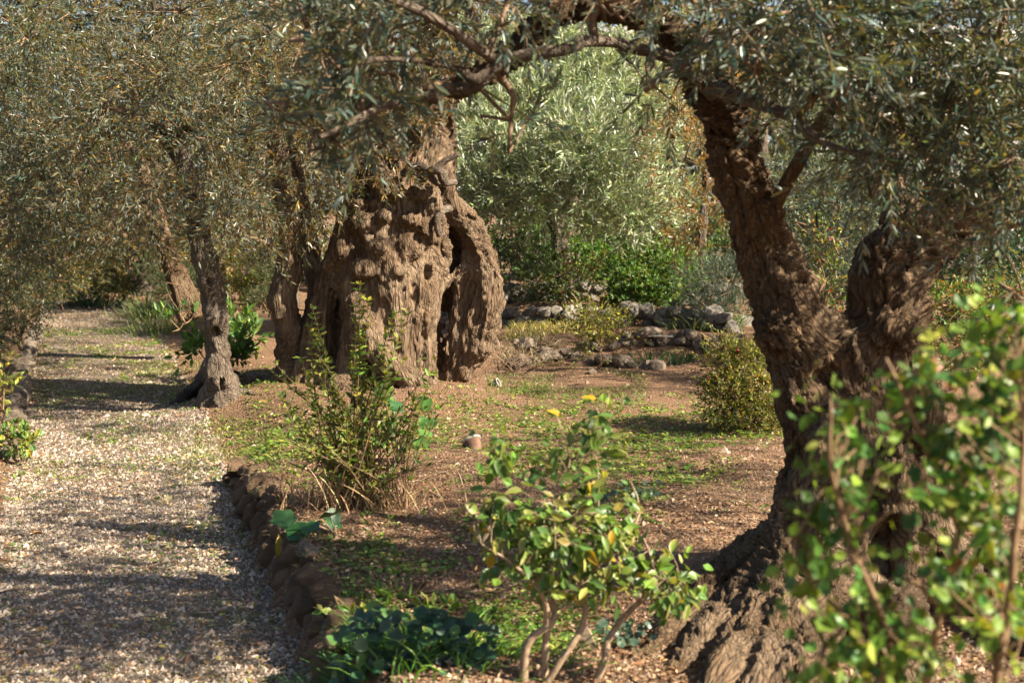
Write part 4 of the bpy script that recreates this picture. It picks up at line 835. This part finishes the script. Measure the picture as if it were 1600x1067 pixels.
k = d + lush + R.normal(0, .3, len(x)) > .72; x, y = x[k], y[k]; A += weed_batch(x, y, .028 * R.lognormal(0, .3, len(x)) * (1 + .03 * (y - 6)), WEED)
x = R.uniform(.1, 3.5, 3500); y = R.uniform(4.5, 18, 3500); x = xl(y) - x; k = noise(np.stack([x*1.6, y*1.6, x*0], -1), 94) + R.normal(0, .3, len(x)) > .15; x, y = x[k], y[k]
A += weed_batch(x, y, .034 * R.lognormal(0, .3, len(x)) * (1 + .04 * (y - 6)), WEED)
x, y = path_points(26000, 4.6, 22); k = (noise(np.stack([x*2.2, y*1.6, x*0], -1), 92) + .7 * noise(np.stack([x*6, y*6, x*0], -1), 93) + .35 * np.abs((x - xl(y)) / (xr(y) - xl(y)) - .45) + R.normal(0, .3, len(x)) > .42); x, y = x[k], y[k]
A += weed_batch(x, y, .019 * R.lognormal(0, .3, len(x)) * (1 + .05 * (y - 6)), WEED + [(.20,.20,.05)], 4)
v, fl, c = join_l(A); tag(obj('ground_weeds', raw_mesh('ground_weeds', v, fl, M['leaf'], c)), 'small green weeds sprouting over soil and path', kind='stuff')
# leaf litter
A = []; x, y = on_bed(70000, 4.6, 17); k = noise(np.stack([x*1.4, y*1.4, x*0+7], -1), 97) + R.normal(0, .35, len(x)) > -.1; x, y = x[k], y[k]; z = gz(x, y)
n = len(x); P = np.stack([x, y, z + R.uniform(.001, .014, n)], -1); D = nrm(np.concatenate([R.normal(0, 1, (n, 2)), R.normal(0, .25, (n, 1))], 1)); N = nrm(np.array([0, 0, 1]) + R.normal(0, .45, (n, 3)))
LIT = [(.19,.11,.06), (.25,.15,.09), (.30,.20,.125), (.12,.07,.042), (.23,.12,.06), (.35,.26,.17)]
A.append(leaf_batch(P, D, N, .027 * R.uniform(.4, 1.3, n) * (1 + .02*(y-6)), .011 * R.uniform(.6, 1.5, n) * (1 + .02*(y-6)), palette(n, LIT), 'diamond', .15))
x, y = path_points(19000, 4.6, 25, .1); n = len(x); P = np.stack([x, y, gz(x, y) + R.uniform(.008, .02, n)], -1); D = nrm(np.concatenate([R.normal(0, 1, (n, 2)), R.normal(0, .2, (n, 1))], 1)); N = nrm(np.array([0, 0, 1]) + R.normal(0, .4, (n, 3)))
A.append(leaf_batch(P, D, N, .036 * R.uniform(.5, 1.2, n), .013 * R.uniform(.6, 1.4, n), palette(n, LIT + [(.30,.17,.06), (.16,.17,.05), (.2,.19,.06)]), 'diamond', .15))
y = R.uniform(4.5, 18, 9000); x = xl(y) - R.uniform(.05, 3.5, 9000); n = len(x); P = np.stack([x, y, gz(x, y) + R.uniform(.002, .014, n)], -1); D = nrm(np.concatenate([R.normal(0, 1, (n, 2)), R.normal(0, .2, (n, 1))], 1)); N = nrm(np.array([0, 0, 1]) + R.normal(0, .4, (n, 3)))
A.append(leaf_batch(P, D, N, .034 * R.uniform(.5, 1.2, n), .013 * R.uniform(.6, 1.4, n), palette(n, LIT), 'diamond', .15))
v, fl, c = join_l(A); tag(obj('leaf_litter', raw_mesh('leaf_litter', v, fl, M['litter'], c)), 'dry brown leaves scattered over the soil', kind='stuff')
# soil crumbs on the bed
x, y = on_bed(13000, 4.6, 14); n = len(x); s = .008 * R.lognormal(0, .45, n); t = R.random((n, 1))
v, f, c = pebbles(np.stack([x, y, gz(x, y) + s*.2], -1), s, np.array([[.14,.085,.055]]) * (1-t) + np.array([[.36,.27,.20]]) * t)
tag(obj('soil_crumbs', raw_mesh('soil_crumbs', v, f, M['pebble'], c)), 'clods and small stones lying on the bed', kind='stuff')
# grass: green at the foot of the old tree, straw yellow on the terrace, bank by the path
A = []
def grass_patch(px0, px1, py0, py1, n, L, pal, W_=.005, droop=.7):
    px, py = R.uniform(px0, px1, n), R.uniform(py0, py1, n); Yg = np.full(n, 12.0)
    for k in range(12): Yg = .5*Yg + .5*(CH - gz((px-800)*Yg/F, Yg, False)) * F / (py - HZ)
    x = (px-800)*Yg/F; k = noise(np.stack([x*1.5, Yg*1.5, x*0], -1), 95) > -.35; x, Yg = x[k], Yg[k]; n = len(x)
    P = np.stack([x, Yg, gz(x, Yg) - .005], -1); D = nrm(np.array([0, 0, 1]) + R.normal(0, .45, (n, 3)))
    A.append(blade_batch(P, D, L * R.uniform(.4, 1.2, n), W_ * R.uniform(.7, 1.4, n) * np.ones(n), palette(n, pal), droop))
GR = [(.08,.14,.03), (.12,.17,.04), (.16,.18,.05)]; ST = [(.42,.34,.12), (.34,.27,.11), (.26,.24,.08), (.16,.18,.05)]
grass_patch(760, 1010, 585, 625, 2600, .07, GR); grass_patch(790, 960, 500, 530, 2000, .15, ST, .008); grass_patch(780, 880, 530, 565, 400, .2, [(.22,.18,.13), (.3,.25,.18)], .008)
grass_patch(150, 330, 590, 700, 1500, .05, GR); grass_patch(230, 330, 545, 610, 1800, .07, [(.16,.15,.05), (.22,.19,.07), (.11,.12,.04)]); grass_patch(300, 440, 660, 740, 2200, .05, GR + ST[2:]); grass_patch(255, 350, 610, 760, 2600, .045, GR + ST[1:]); grass_patch(250, 320, 640, 750, 700, .04, GR); grass_patch(60, 130, 500, 640, 700, .06, GR)
grass_patch(1040, 1160, 480, 520, 900, .3, [(.10,.14,.06), (.14,.17,.07)], .012)
n = 160; y = R.uniform(4.6, 9.6, n); x = xr(y) + R.normal(.06, .06, n); P = np.stack([x, y, .02 + .24 * sst(-.02, .10, x - xr(y)) + R.uniform(-.01, .03, n)], -1)
A.append(blade_batch(P, nrm(np.stack([R.normal(-.5, .5, n), R.normal(0, .5, n), R.uniform(-.4, .9, n)], -1)), R.uniform(.03, .10, n), np.full(n, .005), palette(n, [(.22,.16,.09), (.15,.11,.06), (.12,.15,.04), (.28,.21,.12)]), 1.0))
v, fl, c = join_l(A); tag(obj('grass', raw_mesh('grass', v, fl, M['grass'], c)), 'short green and straw coloured grass in patches', kind='stuff')

# ------------------------------------------------------------------ plants whose leaves can be picked apart
def stem_obj(parent, pts, mat, sides=7): return obj('stem', tubes_mesh('stem', [pts], mat, sides, .04, .003, 2), parent)
rl = []
for cA, cB, bl in (((.10,.19,.03), (.20,.19,.05), .4), ((.13,.23,.035), (.28,.19,.05), .5), ((.075,.15,.03), (.12,.15,.04), .3), ((.16,.25,.04), (.33,.18,.08), .55), ((.06,.13,.03), (.10,.15,.04), .3), ((.20,.25,.05), (.36,.24,.12), .5), ((.36,.26,.02), (.5,.28,.02), .4)):
    rl.append(leaf_data('leaf', OVAL, cA, cB, M['leaf'], curl=.22, fold=.14, blot=bl))
rl = rl[:6] * 4 + rl[6:]
rg = G(885, 1062); rose = empty('rose_bush', rg, 'leafy rose bush with bare woody stems in the foreground centre', 'shrub')
Yr = rg.y
def rp(px, py, dy, r): p = W(px, py, Yr + dy); return (p.x, p.y, p.z, r)
RS = [[rp(818,1085,0,.016), rp(822,1010,0,.015), rp(845,985,0,.013), rp(868,960,.02,.012), rp(842,900,.05,.009), rp(820,830,.08,.006), rp(805,760,.1,.004)],
      [rp(850,1085,.02,.014), rp(852,1010,.02,.013), rp(855,960,0,.012), rp(845,925,-.05,.008), rp(800,880,-.1,.005), rp(752,850,-.12,.003)],
      [rp(845,1080,-.02,.011), rp(878,1030,-.02,.011), rp(905,990,0,.011), rp(915,950,.02,.011), rp(910,900,.05,.009), rp(930,840,.1,.006), rp(935,760,.1,.004), rp(930,690,.1,.003), rp(940,630,.1,.002)],
      [rp(925,1080,0,.015), rp(945,1030,0,.013), rp(950,1000,.02,.012), rp(975,965,.05,.011), rp(1000,940,.05,.009), rp(1040,905,.05,.006), rp(1075,900,.05,.003)],
      [rp(905,920,.05,.007), rp(870,860,-.05,.005), rp(870,790,-.05,.004), rp(890,720,0,.003), rp(870,650,0,.002)],
      [rp(915,900,.05,.006), rp(970,850,0,.004), rp(1000,800,.05,.003), rp(985,750,.1,.002)], [rp(830,860,.05,.005), rp(790,810,.1,.004), rp(775,740,.1,.003), rp(778,670,.1,.002)], [rp(1010,930,.05,.006), rp(1020,880,.1,.004), rp(1005,840,.1,.003)]]
for q in RS: stem_obj(rose, q, M['rose_stem'])
RC = [(855,815,85,72,.22,62), (930,800,65,60,.2,46), (800,850,60,50,.18,36), (900,890,80,35,.18,40), (1040,905,45,40,.15,36), (960,870,40,40,.15,16), (770,800,35,35,.12,12), (880,735,60,30,.15,14), (780,710,22,38,.08,14), (935,675,20,52,.08,20), (875,690,22,45,.08,14), (985,770,30,25,.1,8), (1075,920,20,30,.1,8)]
P, D, N = [], [], []
for px, py, rx, ry, rd, n in RC:
    c = np.array(W(px, py, Yr)); s = Yr / F
    d = rdir(n); p = c + d * R.random((n, 1))**.4 * np.array([rx*s, rd, ry*s])
    P.append(p); D.append(nrm(d * .6 + R.normal(0, .5, (n, 3)) + np.array([0, 0, -.35]))); N.append(nrm(np.array([.1, -.5, .8]) + d * .4 + R.normal(0, .35, (n, 3))))
P, D, N = map(np.concatenate, (P, D, N)); P, D, N = P[:300], D[:300], N[:300]
large_leaves(rose, P, D, N, .054 * R.uniform(.6, 1.3, len(P)), .031 * R.uniform(.7, 1.25, len(P)), rl)
n = 700; i_ = R.integers(0, len(P), n); P3 = P[i_] + R.normal(0, .035, (n, 3))
v, fl, c = leaf_batch(P3, nrm(D[i_] + R.normal(0, .5, (n, 3))), nrm(N[i_] + R.normal(0, .4, (n, 3))), .048 * R.uniform(.6, 1.25, n), .028 * R.uniform(.7, 1.2, n), palette(n, [(.10,.19,.03), (.13,.23,.035), (.075,.15,.03), (.17,.25,.04), (.06,.13,.03), (.22,.22,.05)]), 'fold', .15)
tag(obj('foliage', raw_mesh('foliage', v, fl, M['leaf'], c), rose), kind='stuff')
# leaf stalks
allq = np.concatenate([resample(q, .04)[len(q):, :3] for q in RS]); tw_ = []
for p_ in P:
    b_ = allq[np.argmin(np.linalg.norm(allq - p_ - [0, 0, -.05], axis=1))]; tw_.append([np.append(b_, .0022), np.append((b_ + p_)/2 + R.normal(0, .012, 3), .0016), np.append(p_, .001)])
obj('stalks', tubes_mesh('stalks', tw_, M['rose_stem'], 4, .05), rose)['kind'] = 'stuff'

# blurred bush close to the lens at right
def lobed(name, cA, cB, mat, lobes=5, depth=.28, n=20, cup=.15):
    vs, cs = [(0, .12, 0)], [cA]
    for i in range(n):
        a = -math.pi/2 + 2*math.pi*(i + .5)/n; rr = .5 * (1 - depth * (.5 - .5*math.cos(lobes * (a + math.pi/2))) ** .8)
        vs.append((rr*math.cos(a)*1.0, .42 + rr*math.sin(a), cup * (rr**2) * 2 + .05*math.sin(3*a))); e = R.uniform(0, .5); cs.append(np.array(cA)*(1-e) + np.array(cB)*e)
    f = [[0, 1+i, 1+(i+1) % n] for i in range(n)]
    return raw_mesh(name, np.array(vs), np.array(f), mat, np.array(cs), smooth=True)
nl = [lobed('leaf', c, c2, M['leaf'], 5, .3, 16) for c, c2 in (((.07,.16,.025), (.10,.2,.03)), ((.10,.20,.03), (.16,.25,.04)), ((.05,.13,.03), (.08,.17,.03)), ((.18,.27,.035), (.26,.3,.05)), ((.13,.22,.03), (.2,.26,.04)), ((.05,.13,.03), (.07,.15,.03)))] + [lobed('leaf', (.26,.11,.04), (.3,.14,.05), M['leaf'])]
nl = nl[:6] * 5 + nl[6:]
bx_, by_ = 1.05, 2.75; gnear = V((bx_, by_, gz1(bx_, by_))); nb = empty('currant_bush', gnear, 'blurred green leafy bush close to the camera in the right foreground', 'shrub')
def np_(px, py, Y, r): p = W(px, py, Y); return (p.x, p.y, p.z, r)
NS = [[(bx_, by_, gnear.z-.02, .012), np_(1460,1150,2.75,.010), np_(1470,950,2.7,.008), np_(1500,830,2.7,.006), np_(1530,700,2.7,.005), np_(1560,560,2.7,.003)],
      [(bx_-.03, by_, gnear.z-.02, .010), np_(1400,1150,2.7,.008), np_(1390,1000,2.6,.007), np_(1330,850,2.55,.005), np_(1300,730,2.5,.004), np_(1300,620,2.5,.002)],
      [(bx_+.03, by_, gnear.z-.02, .010), np_(1560,1150,2.6,.008), np_(1580,900,2.5,.007), np_(1600,700,2.5,.005), np_(1590,560,2.5,.003)],
      [np_(1390,1000,2.6,.006), np_(1320,960,2.6,.004), np_(1250,880,2.6,.003), np_(1240,850,2.6,.002)], [np_(1500,830,2.7,.005), np_(1440,680,2.6,.004), np_(1385,560,2.6,.003)], [np_(1470,950,2.7,.006), np_(1400,900,2.7,.004), np_(1290,1010,2.7,.003)]]
for q in NS: stem_obj(nb, q, M['stem'])
NC = [(1585,505,45,40,.12,13), (1550,555,60,60,.15,24), (1580,660,50,70,.15,26), (1500,640,60,50,.15,20), (1420,580,45,30,.1,11), (1560,790,60,80,.18,34), (1470,740,60,50,.15,17), (1320,660,45,40,.1,13), (1330,740,55,45,.12,19), (1300,830,55,50,.12,15), (1265,860,30,20,.08,5),
      (1290,950,60,50,.15,17), (1380,980,70,60,.15,22), (1500,920,80,60,.18,22), (1580,980,50,80,.15,20), (1300,1040,70,40,.12,14), (1440,1060,90,50,.15,22), (1580,860,40,60,.12,12), (1640,700,60,140,.2,10)]
P, D, N = [], [], []
for px, py, rx, ry, rd, n in NC:
    Yb = 2.6; c = np.array(W(px, py, Yb)); s = Yb / F; d = rdir(n); p = c + d * R.random((n, 1))**.45 * np.array([rx*s, rd, ry*s])
    P.append(p); D.append(nrm(d * .5 + R.normal(0, .6, (n, 3)) + np.array([0, 0, -.15]))); N.append(nrm(np.array([.1, -.55, .7]) + R.normal(0, .4, (n, 3))))
P, D, N = map(np.concatenate, (P, D, N)); P, D, N = P[:300], D[:300], N[:300]
large_leaves(nb, P, D, N, .041 * R.uniform(.6, 1.3, len(P)), .038 * R.uniform(.6, 1.3, len(P)), nl)
allq = np.concatenate([resample(q, .05)[:, :3] for q in NS[1:]]); tw_ = []
for p_ in P:
    b_ = allq[np.argmin(np.linalg.norm(allq - p_ - [0, 0, -.06], axis=1))]; tw_.append([np.append(b_, .0022), np.append((b_ + p_)/2 + R.normal(0, .012, 3), .0016), np.append(p_, .001)])
obj('twigs', tubes_mesh('twigs', tw_, M['stem'], 4, .05), nb)['kind'] = 'stuff'
n = 1000; i_ = R.integers(0, len(P), n); P3 = P[i_] + R.normal(0, .035, (n, 3))
v, fl, c = leaf_batch(P3, nrm(D[i_] + R.normal(0, .6, (n, 3))), nrm(N[i_] + R.normal(0, .5, (n, 3))), .030 * R.uniform(.6, 1.3, n), .024 * R.uniform(.7, 1.2, n), palette(n, [(.07,.16,.025), (.10,.20,.03), (.05,.13,.03), (.17,.26,.035), (.22,.26,.04)]), 'fold', .15)
tag(obj('foliage', raw_mesh('foliage', v, fl, M['leaf'], c), nb), kind='stuff')

# twiggy bush in the middle of the bed with tall yellow sprigs
g = G(560, 792); e = empty('rose_bush', g, 'twiggy bush with tall yellow green shoots before the ancient trunk', 'shrub'); s = g.y / F
ST = []
for k in range(64):
    a = R.uniform(0, 6.28); r = R.uniform(.02, .24); b = np.array([g.x + r*math.cos(a)*1.15, g.y + r*math.sin(a)*.7, 0]); b[2] = gz1(b[0], b[1]) - .02
    tip = np.array(W(R.uniform(400, 690), R.uniform(560, 740), g.y + R.normal(0, .15))); m1 = b*.55 + tip*.45 + R.normal(0, .04, 3); m1[0] = m1[0]*.6 + b[0]*.4
    ST.append([np.append(b, .005), np.append(m1, .004), np.append(tip, .0015)])
tall = []
for px, py in ((488,482), (484,510), (498,540), (562,445), (556,480), (575,470), (470,560), (615,490), (636,485), (520,600), (440,620), (600,560), (545,560)):
    tip = np.array(W(px, py, g.y)); b = np.array([g.x + R.normal(0, .08), g.y + R.normal(0, .08), g.z]); m1 = b*.5 + tip*.5 + R.normal(0, .03, 3); tall.append([np.append(b, .005), np.append(m1, .004), np.append(tip, .0015)])
obj('stems', tubes_mesh('stems', ST + tall, M['stem'], 5, .08), e)['kind'] = 'stuff'
A = []
for q in ST + tall:
    rows = resample(q, .03); hi = any(q is z_ for z_ in tall); k0 = int(len(rows) * (.45 if hi else .30)); rr = rows[k0:]
    for j in range(0, len(rr), 1):
        n = 4 if hi else int(R.integers(0, 4)); d = rdir(n); d[:, 2] = np.abs(d[:, 2]) * .6 + .15
        A.append(leaf_batch(np.repeat(rr[j:j+1, :3], n, 0), d, nrm(np.array([0, -.3, 1]) + R.normal(0, .4, (n, 3))), .045 * R.uniform(.6, 1.3, n), .018 * R.uniform(.7, 1.3, n), palette(n, (YGREEN[:3] * 2 + WEED) if hi else (YGREEN * 2 + WEED + WEED + [(.30,.20,.07)])), 'fold', .1))
v, fl, c = join_l(A); tag(obj('foliage', raw_mesh('foliage', v, fl, M['leaf'], c), e), kind='stuff')
A = []; n = 260; b = np.array(g) + R.normal(0, 1, (n, 3)) * np.array([.2, .12, 0]); b[:, 2] = gz(b[:, 0], b[:, 1])
v, fl, c = blade_batch(b, nrm(np.array([0, 0, 1]) + R.normal(0, .35, (n, 3))), R.uniform(.1, .35, n), np.full(n, .006), palette(n, [(.30,.20,.10), (.24,.15,.07), (.36,.27,.15)]), .5)
tag(obj('dry_stalks', raw_mesh('dry_stalks', v, fl, M['litter'], c), e), kind='stuff')

# broad leaved mallow and others
def leafy(name, label, cat, base, spots, meshes, Ls, mat=None, stalk=True, facing=(.1, -.5, .8)):
    g = G(*base); e = empty(name, g, label, cat); P, D, N = [], [], []; Yb = g.y
    for px, py in spots:
        p = np.array(W(px, py, Yb + R.normal(0, .06))); p[2] = max(p[2], gz1(p[0], p[1]) + .02); P.append(p); out = p - np.array(g); out[2] = 0
        D.append(nrm(nrm(out + 1e-3) * .7 + np.array([0, -.2, -.1]) + R.normal(0, .35, 3))); N.append(nrm(np.array(facing) + R.normal(0, .3, 3)))
    P, D, N = map(np.array, (P, D, N)); L = Ls * R.uniform(.65, 1.25, len(P)); large_leaves(e, P, D, N, L, L * R.uniform(.85, 1.05, len(P)), meshes)
    if stalk:
        polys = [[np.append(np.array(g) + R.normal(0, .02, 3) * [1, 1, 0], .004), np.append((p + np.array(g))/2 + [0, 0, .03], .003), np.append(p, .002)] for p in P]
        obj('stalks', tubes_mesh('stalks', polys, M['rose_stem'], 4, .06), e)['kind'] = 'stuff'
    return e
ml = [lobed('leaf', c, c2, M['broad'], 5, .22, 20, .1) for c, c2 in (((.05,.14,.03), (.08,.18,.04)), ((.07,.17,.03), (.10,.2,.05)), ((.04,.11,.035), (.05,.13,.04)))]
leafy('mallow_plant', 'broad leaved green mallow beside the twiggy bush', 'plant', (625,722), [(600,625), (608,650), (590,648), (625,632), (640,660), (655,672), (630,680), (612,672), (648,690), (662,655), (622,655), (640,700), (605,690), (585,660), (658,640), (615,610)], ml, .12)
dl = [lobed('leaf', c, c2, M['broad'], 5, .2, 30, .25) for c, c2 in (((.03,.10,.035), (.05,.14,.04)), ((.045,.12,.04), (.07,.17,.05)))]
leafy('mallow_plant', 'low plant with three large dark round leaves by the edging wall', 'plant', (520,838), [(462,815), (500,818), (528,824), (488,828), (515,808)], dl, .13, facing=(0, -.35, .9))
leafy('succulent_plant', 'small grey green leafy plant at the rose bush right side', 'plant', (985,778), [(985 + R.normal(0, 20), 768 + R.normal(0, 9)) for k in range(26)], [lobed('leaf', (.06,.10,.06), (.10,.14,.09), M['broad'])], .045, stalk=False)
leafy('succulent_plant', 'small grey green rosette on the litter behind the rose stems', 'plant', (990,1002), [(985 + R.normal(0, 20), 990 + R.normal(0, 12)) for k in range(30)], [lobed('leaf', (.05,.09,.06), (.08,.12,.08), M['broad'])], .045, stalk=False)
cl_ = [leaf_data('leaf', ROUND, c, c2, M['broad'], curl=.15, fold=.08, blot=.5) for c, c2 in (((.025,.075,.035), (.05,.12,.05)), ((.04,.10,.04), (.07,.15,.06)), ((.03,.065,.045), (.06,.10,.07)), ((.055,.13,.035), (.09,.18,.05)))]
leafy('cyclamen_plant', 'low mat of dark green round leaves at the bottom centre', 'plant', (640,1040), [(R.uniform(520, 765), R.uniform(965, 1085)) for k in range(230)] + [(R.uniform(560, 690), R.uniform(950, 980)) for k in range(60)], cl_, .042, stalk=False, facing=(0, -.45, .85))
blade_clump('grass_clump', 'fresh grass blades growing through the dark leaf mat', 'grass clump', 650, 1030, 240, .24, .24, .007, [(.08,.2,.03), (.12,.24,.04)], .7, .9)
blade_clump('fennel_plant', 'feathery bright green plant at the bottom of the edging wall', 'plant', 545, 1055, 700, .12, .2, .004, [(.05,.17,.04), (.08,.2,.05), (.04,.13,.03)], 1.2, .7)
shrub('sprawling nettle like weeds behind the dark leaf mat', (690,985), [cl(720,965,5.6,60,18,.15,22), cl(620,950,5.8,40,12,.1,12), cl(560,960,5.7,40,16,.1,12)], WEED, .05, .03, 2, 'fold', .08, 0, .4, seed=96, name='plant', cat='plant', tw=0, r0=.004)
shrub('patch of small leafy weeds right of the edging wall', (560,870), [cl(540,850,7.0,50,12,.2,26), cl(590,830,7.2,40,16,.2,22), cl(530,880,6.9,30,10,.15,16), cl(700,885,6.7,22,8,.1,10)], WEED, .04, .022, 2, 'fold', .08, 0, .4, seed=97, name='plant', cat='plant', tw=0, r0=.003)
# dry brushwood
g = G(800, 585); e = empty('brushwood', g, 'heap of dry grey twigs beside the hollow trunk', 'brushwood'); polys = []
for k in range(34):
    a = np.array(W(R.uniform(775, 825), R.uniform(570, 585), g.y + R.normal(0, .1))); b = a + np.array([R.normal(.1, .22), R.normal(0, .1), R.uniform(.03, .3)]); m1 = (a+b)/2 + R.normal(0, .03, 3)
    polys.append([np.append(a, .004), np.append(m1, .003), np.append(b, .0015)])
obj('twigs', tubes_mesh('twigs', polys, M['twig'], 4, .1), e)['kind'] = 'stuff'

# ------------------------------------------------------------------ small things lying about
def lathe(name, prof, mat, n=28):
    prof = np.array(prof); th = np.linspace(0, 2*np.pi, n, endpoint=False)
    v = np.stack([prof[:, None, 0]*np.cos(th), prof[:, None, 0]*np.sin(th), np.repeat(prof[:, 1:2], n, 1)], -1).reshape(-1, 3)
    i = np.arange(len(prof)*n).reshape(len(prof), n); j = np.roll(i, -1, 1)
    return raw_mesh(name, v, np.stack([i[:-1], j[:-1], j[1:], i[1:]], -1).reshape(-1, 4), mat, smooth=True)
M['clay'] = plain_mat('dusty_clay', (.17,.095,.065), (.27,.165,.12), 30, .85, .3); M['rim'] = plain_mat('chalky_white', (.34,.31,.28), (.5,.47,.43), 40, .8, .2); M['dark_plastic'] = plain_mat('dark_plastic', (.03,.03,.03), (.06,.06,.06), 30, .5, .1)
g = G(740, 700); e = empty('flower_pot', V((g.x, g.y, g.z + .015)), 'small brown pot with white rim half sunk in the soil', 'pot')
for nm, pr, mt in (('pot_body', [(.001,-.07), (.040,-.07), (.044,-.06), (.058,.035), (.054,.036), (.040,-.05), (.001,-.055)], 'clay'), ('pot_rim', [(.058,.034), (.065,.037), (.066,.048), (.060,.052), (.053,.048), (.053,.034)], 'rim')):
    o = obj(nm, lathe(nm, pr, M[mt]), e, False)
e.rotation_euler = (math.radians(-32), math.radians(-24), 0)
g = G(775, 603); e = empty('plastic_pot', V((g.x, g.y, g.z + .022)), 'tiny black plastic pot with pale rim lying near the hollow trunk', 'pot')
for nm, pr, mt in (('pot_body', [(.001,-.07), (.036,-.07), (.048,.03), (.045,.03), (.034,-.06), (.001,-.06)], 'dark_plastic'), ('pot_rim', [(.046,.028), (.056,.030), (.056,.040), (.046,.040), (.044,.03)], 'rim')):
    obj(nm, lathe(nm, pr, M[mt]), e, False)
e.rotation_euler = (math.radians(55), math.radians(40), .8); e.scale = (.75, .75, .75)
a, b = G(985, 556), G(1052, 556); o = obj('wooden_stake', tubes_mesh('wooden_stake', [[(a.x,a.y,a.z+.10,.013), ((a.x+b.x)/2,(a.y+b.y)/2,(a.z+b.z)/2+.115,.012), (b.x,b.y,b.z+.12,.010)]], M['rim'], 8, .1, .002)); tag(o, 'pale thin stake lying along the stones above the irises', 'stake')
for (p0, p1, lab) in (((160,770), (240,752), 'long thin twig lying across the sunny path'), ((0,930), (40,938), 'short dark twig on the path at the left edge'), ((700,740), (650,760), 'bent dry twig beside the twiggy bush')):
    a, b = G(*p0), G(*p1); m_ = (a + b) / 2 + V((0, .03, .01)); tag(obj('fallen_twig', tubes_mesh('fallen_twig', [[(*a[:2], a.z+.015, .004), (*m_[:2], m_.z+.02, .004), (*b[:2], b.z+.012, .002)]], M['twig'], 5, .05)), lab, 'twig')
lf = leaf_data('fallen_leaf', OVAL, (.34,.26,.03), (.25,.2,.05), M['leaf'], curl=.3, fold=.2, blot=.5); lf2 = leaf_data('fallen_leaf', OVAL, (.25,.12,.04), (.32,.2,.09), M['litter'], curl=.3, fold=.2, blot=.5)
for px, py, me, L, lab in ((438,882,lf,.13,'yellow leaf standing against the edging wall'), (25,1026,lf2,.06,'brown leaf on the gravel in the bottom left corner'), (50,838,lf2,.07,'orange brown leaf on the sunny gravel at left')):
    g = G(px, py); o = link(bpy.data.objects.new('fallen_leaf', me)); o.location = (g.x, g.y, g.z + (.01 if me is lf2 else .02)); o.scale = (L*.4, L, L)
    o.rotation_euler = (math.radians(75 if me is lf else 12), 0, R.uniform(-1, 1) if me is lf2 else .3); tag(o, lab, 'leaf')
# pomegranates on the bush and on the ground
M['fruit'] = plain_mat('red_fruit', (.16,.02,.014), (.24,.05,.02), 20, .4, .05)
fr = lathe('pomegranate', [(.001,-.03), (.018,-.026), (.029,-.008), (.028,.012), (.016,.026), (.008,.03), (.011,.04), (.006,.032)], M['fruit'], 14)
for px, py, Yf, lab in ((1120,588,10.1,'red pomegranate hanging highest at the bush left side'), (1106,592,10.1,'red pomegranate at the far left of the orange tipped bush'), (1152,548,10.2,'red pomegranate near the top of the orange tipped bush'), (1097,601,None,'red fruit lying on the soil left of the orange tipped bush')):
    p = W(px, py, Yf) if Yf else G(px, py, .025); o = link(bpy.data.objects.new('pomegranate', fr)); o.location = p; o.scale = (.65, .65, .65); o.rotation_euler = (math.pi if Yf else 1.2, 0, 0); tag(o, lab, 'fruit')
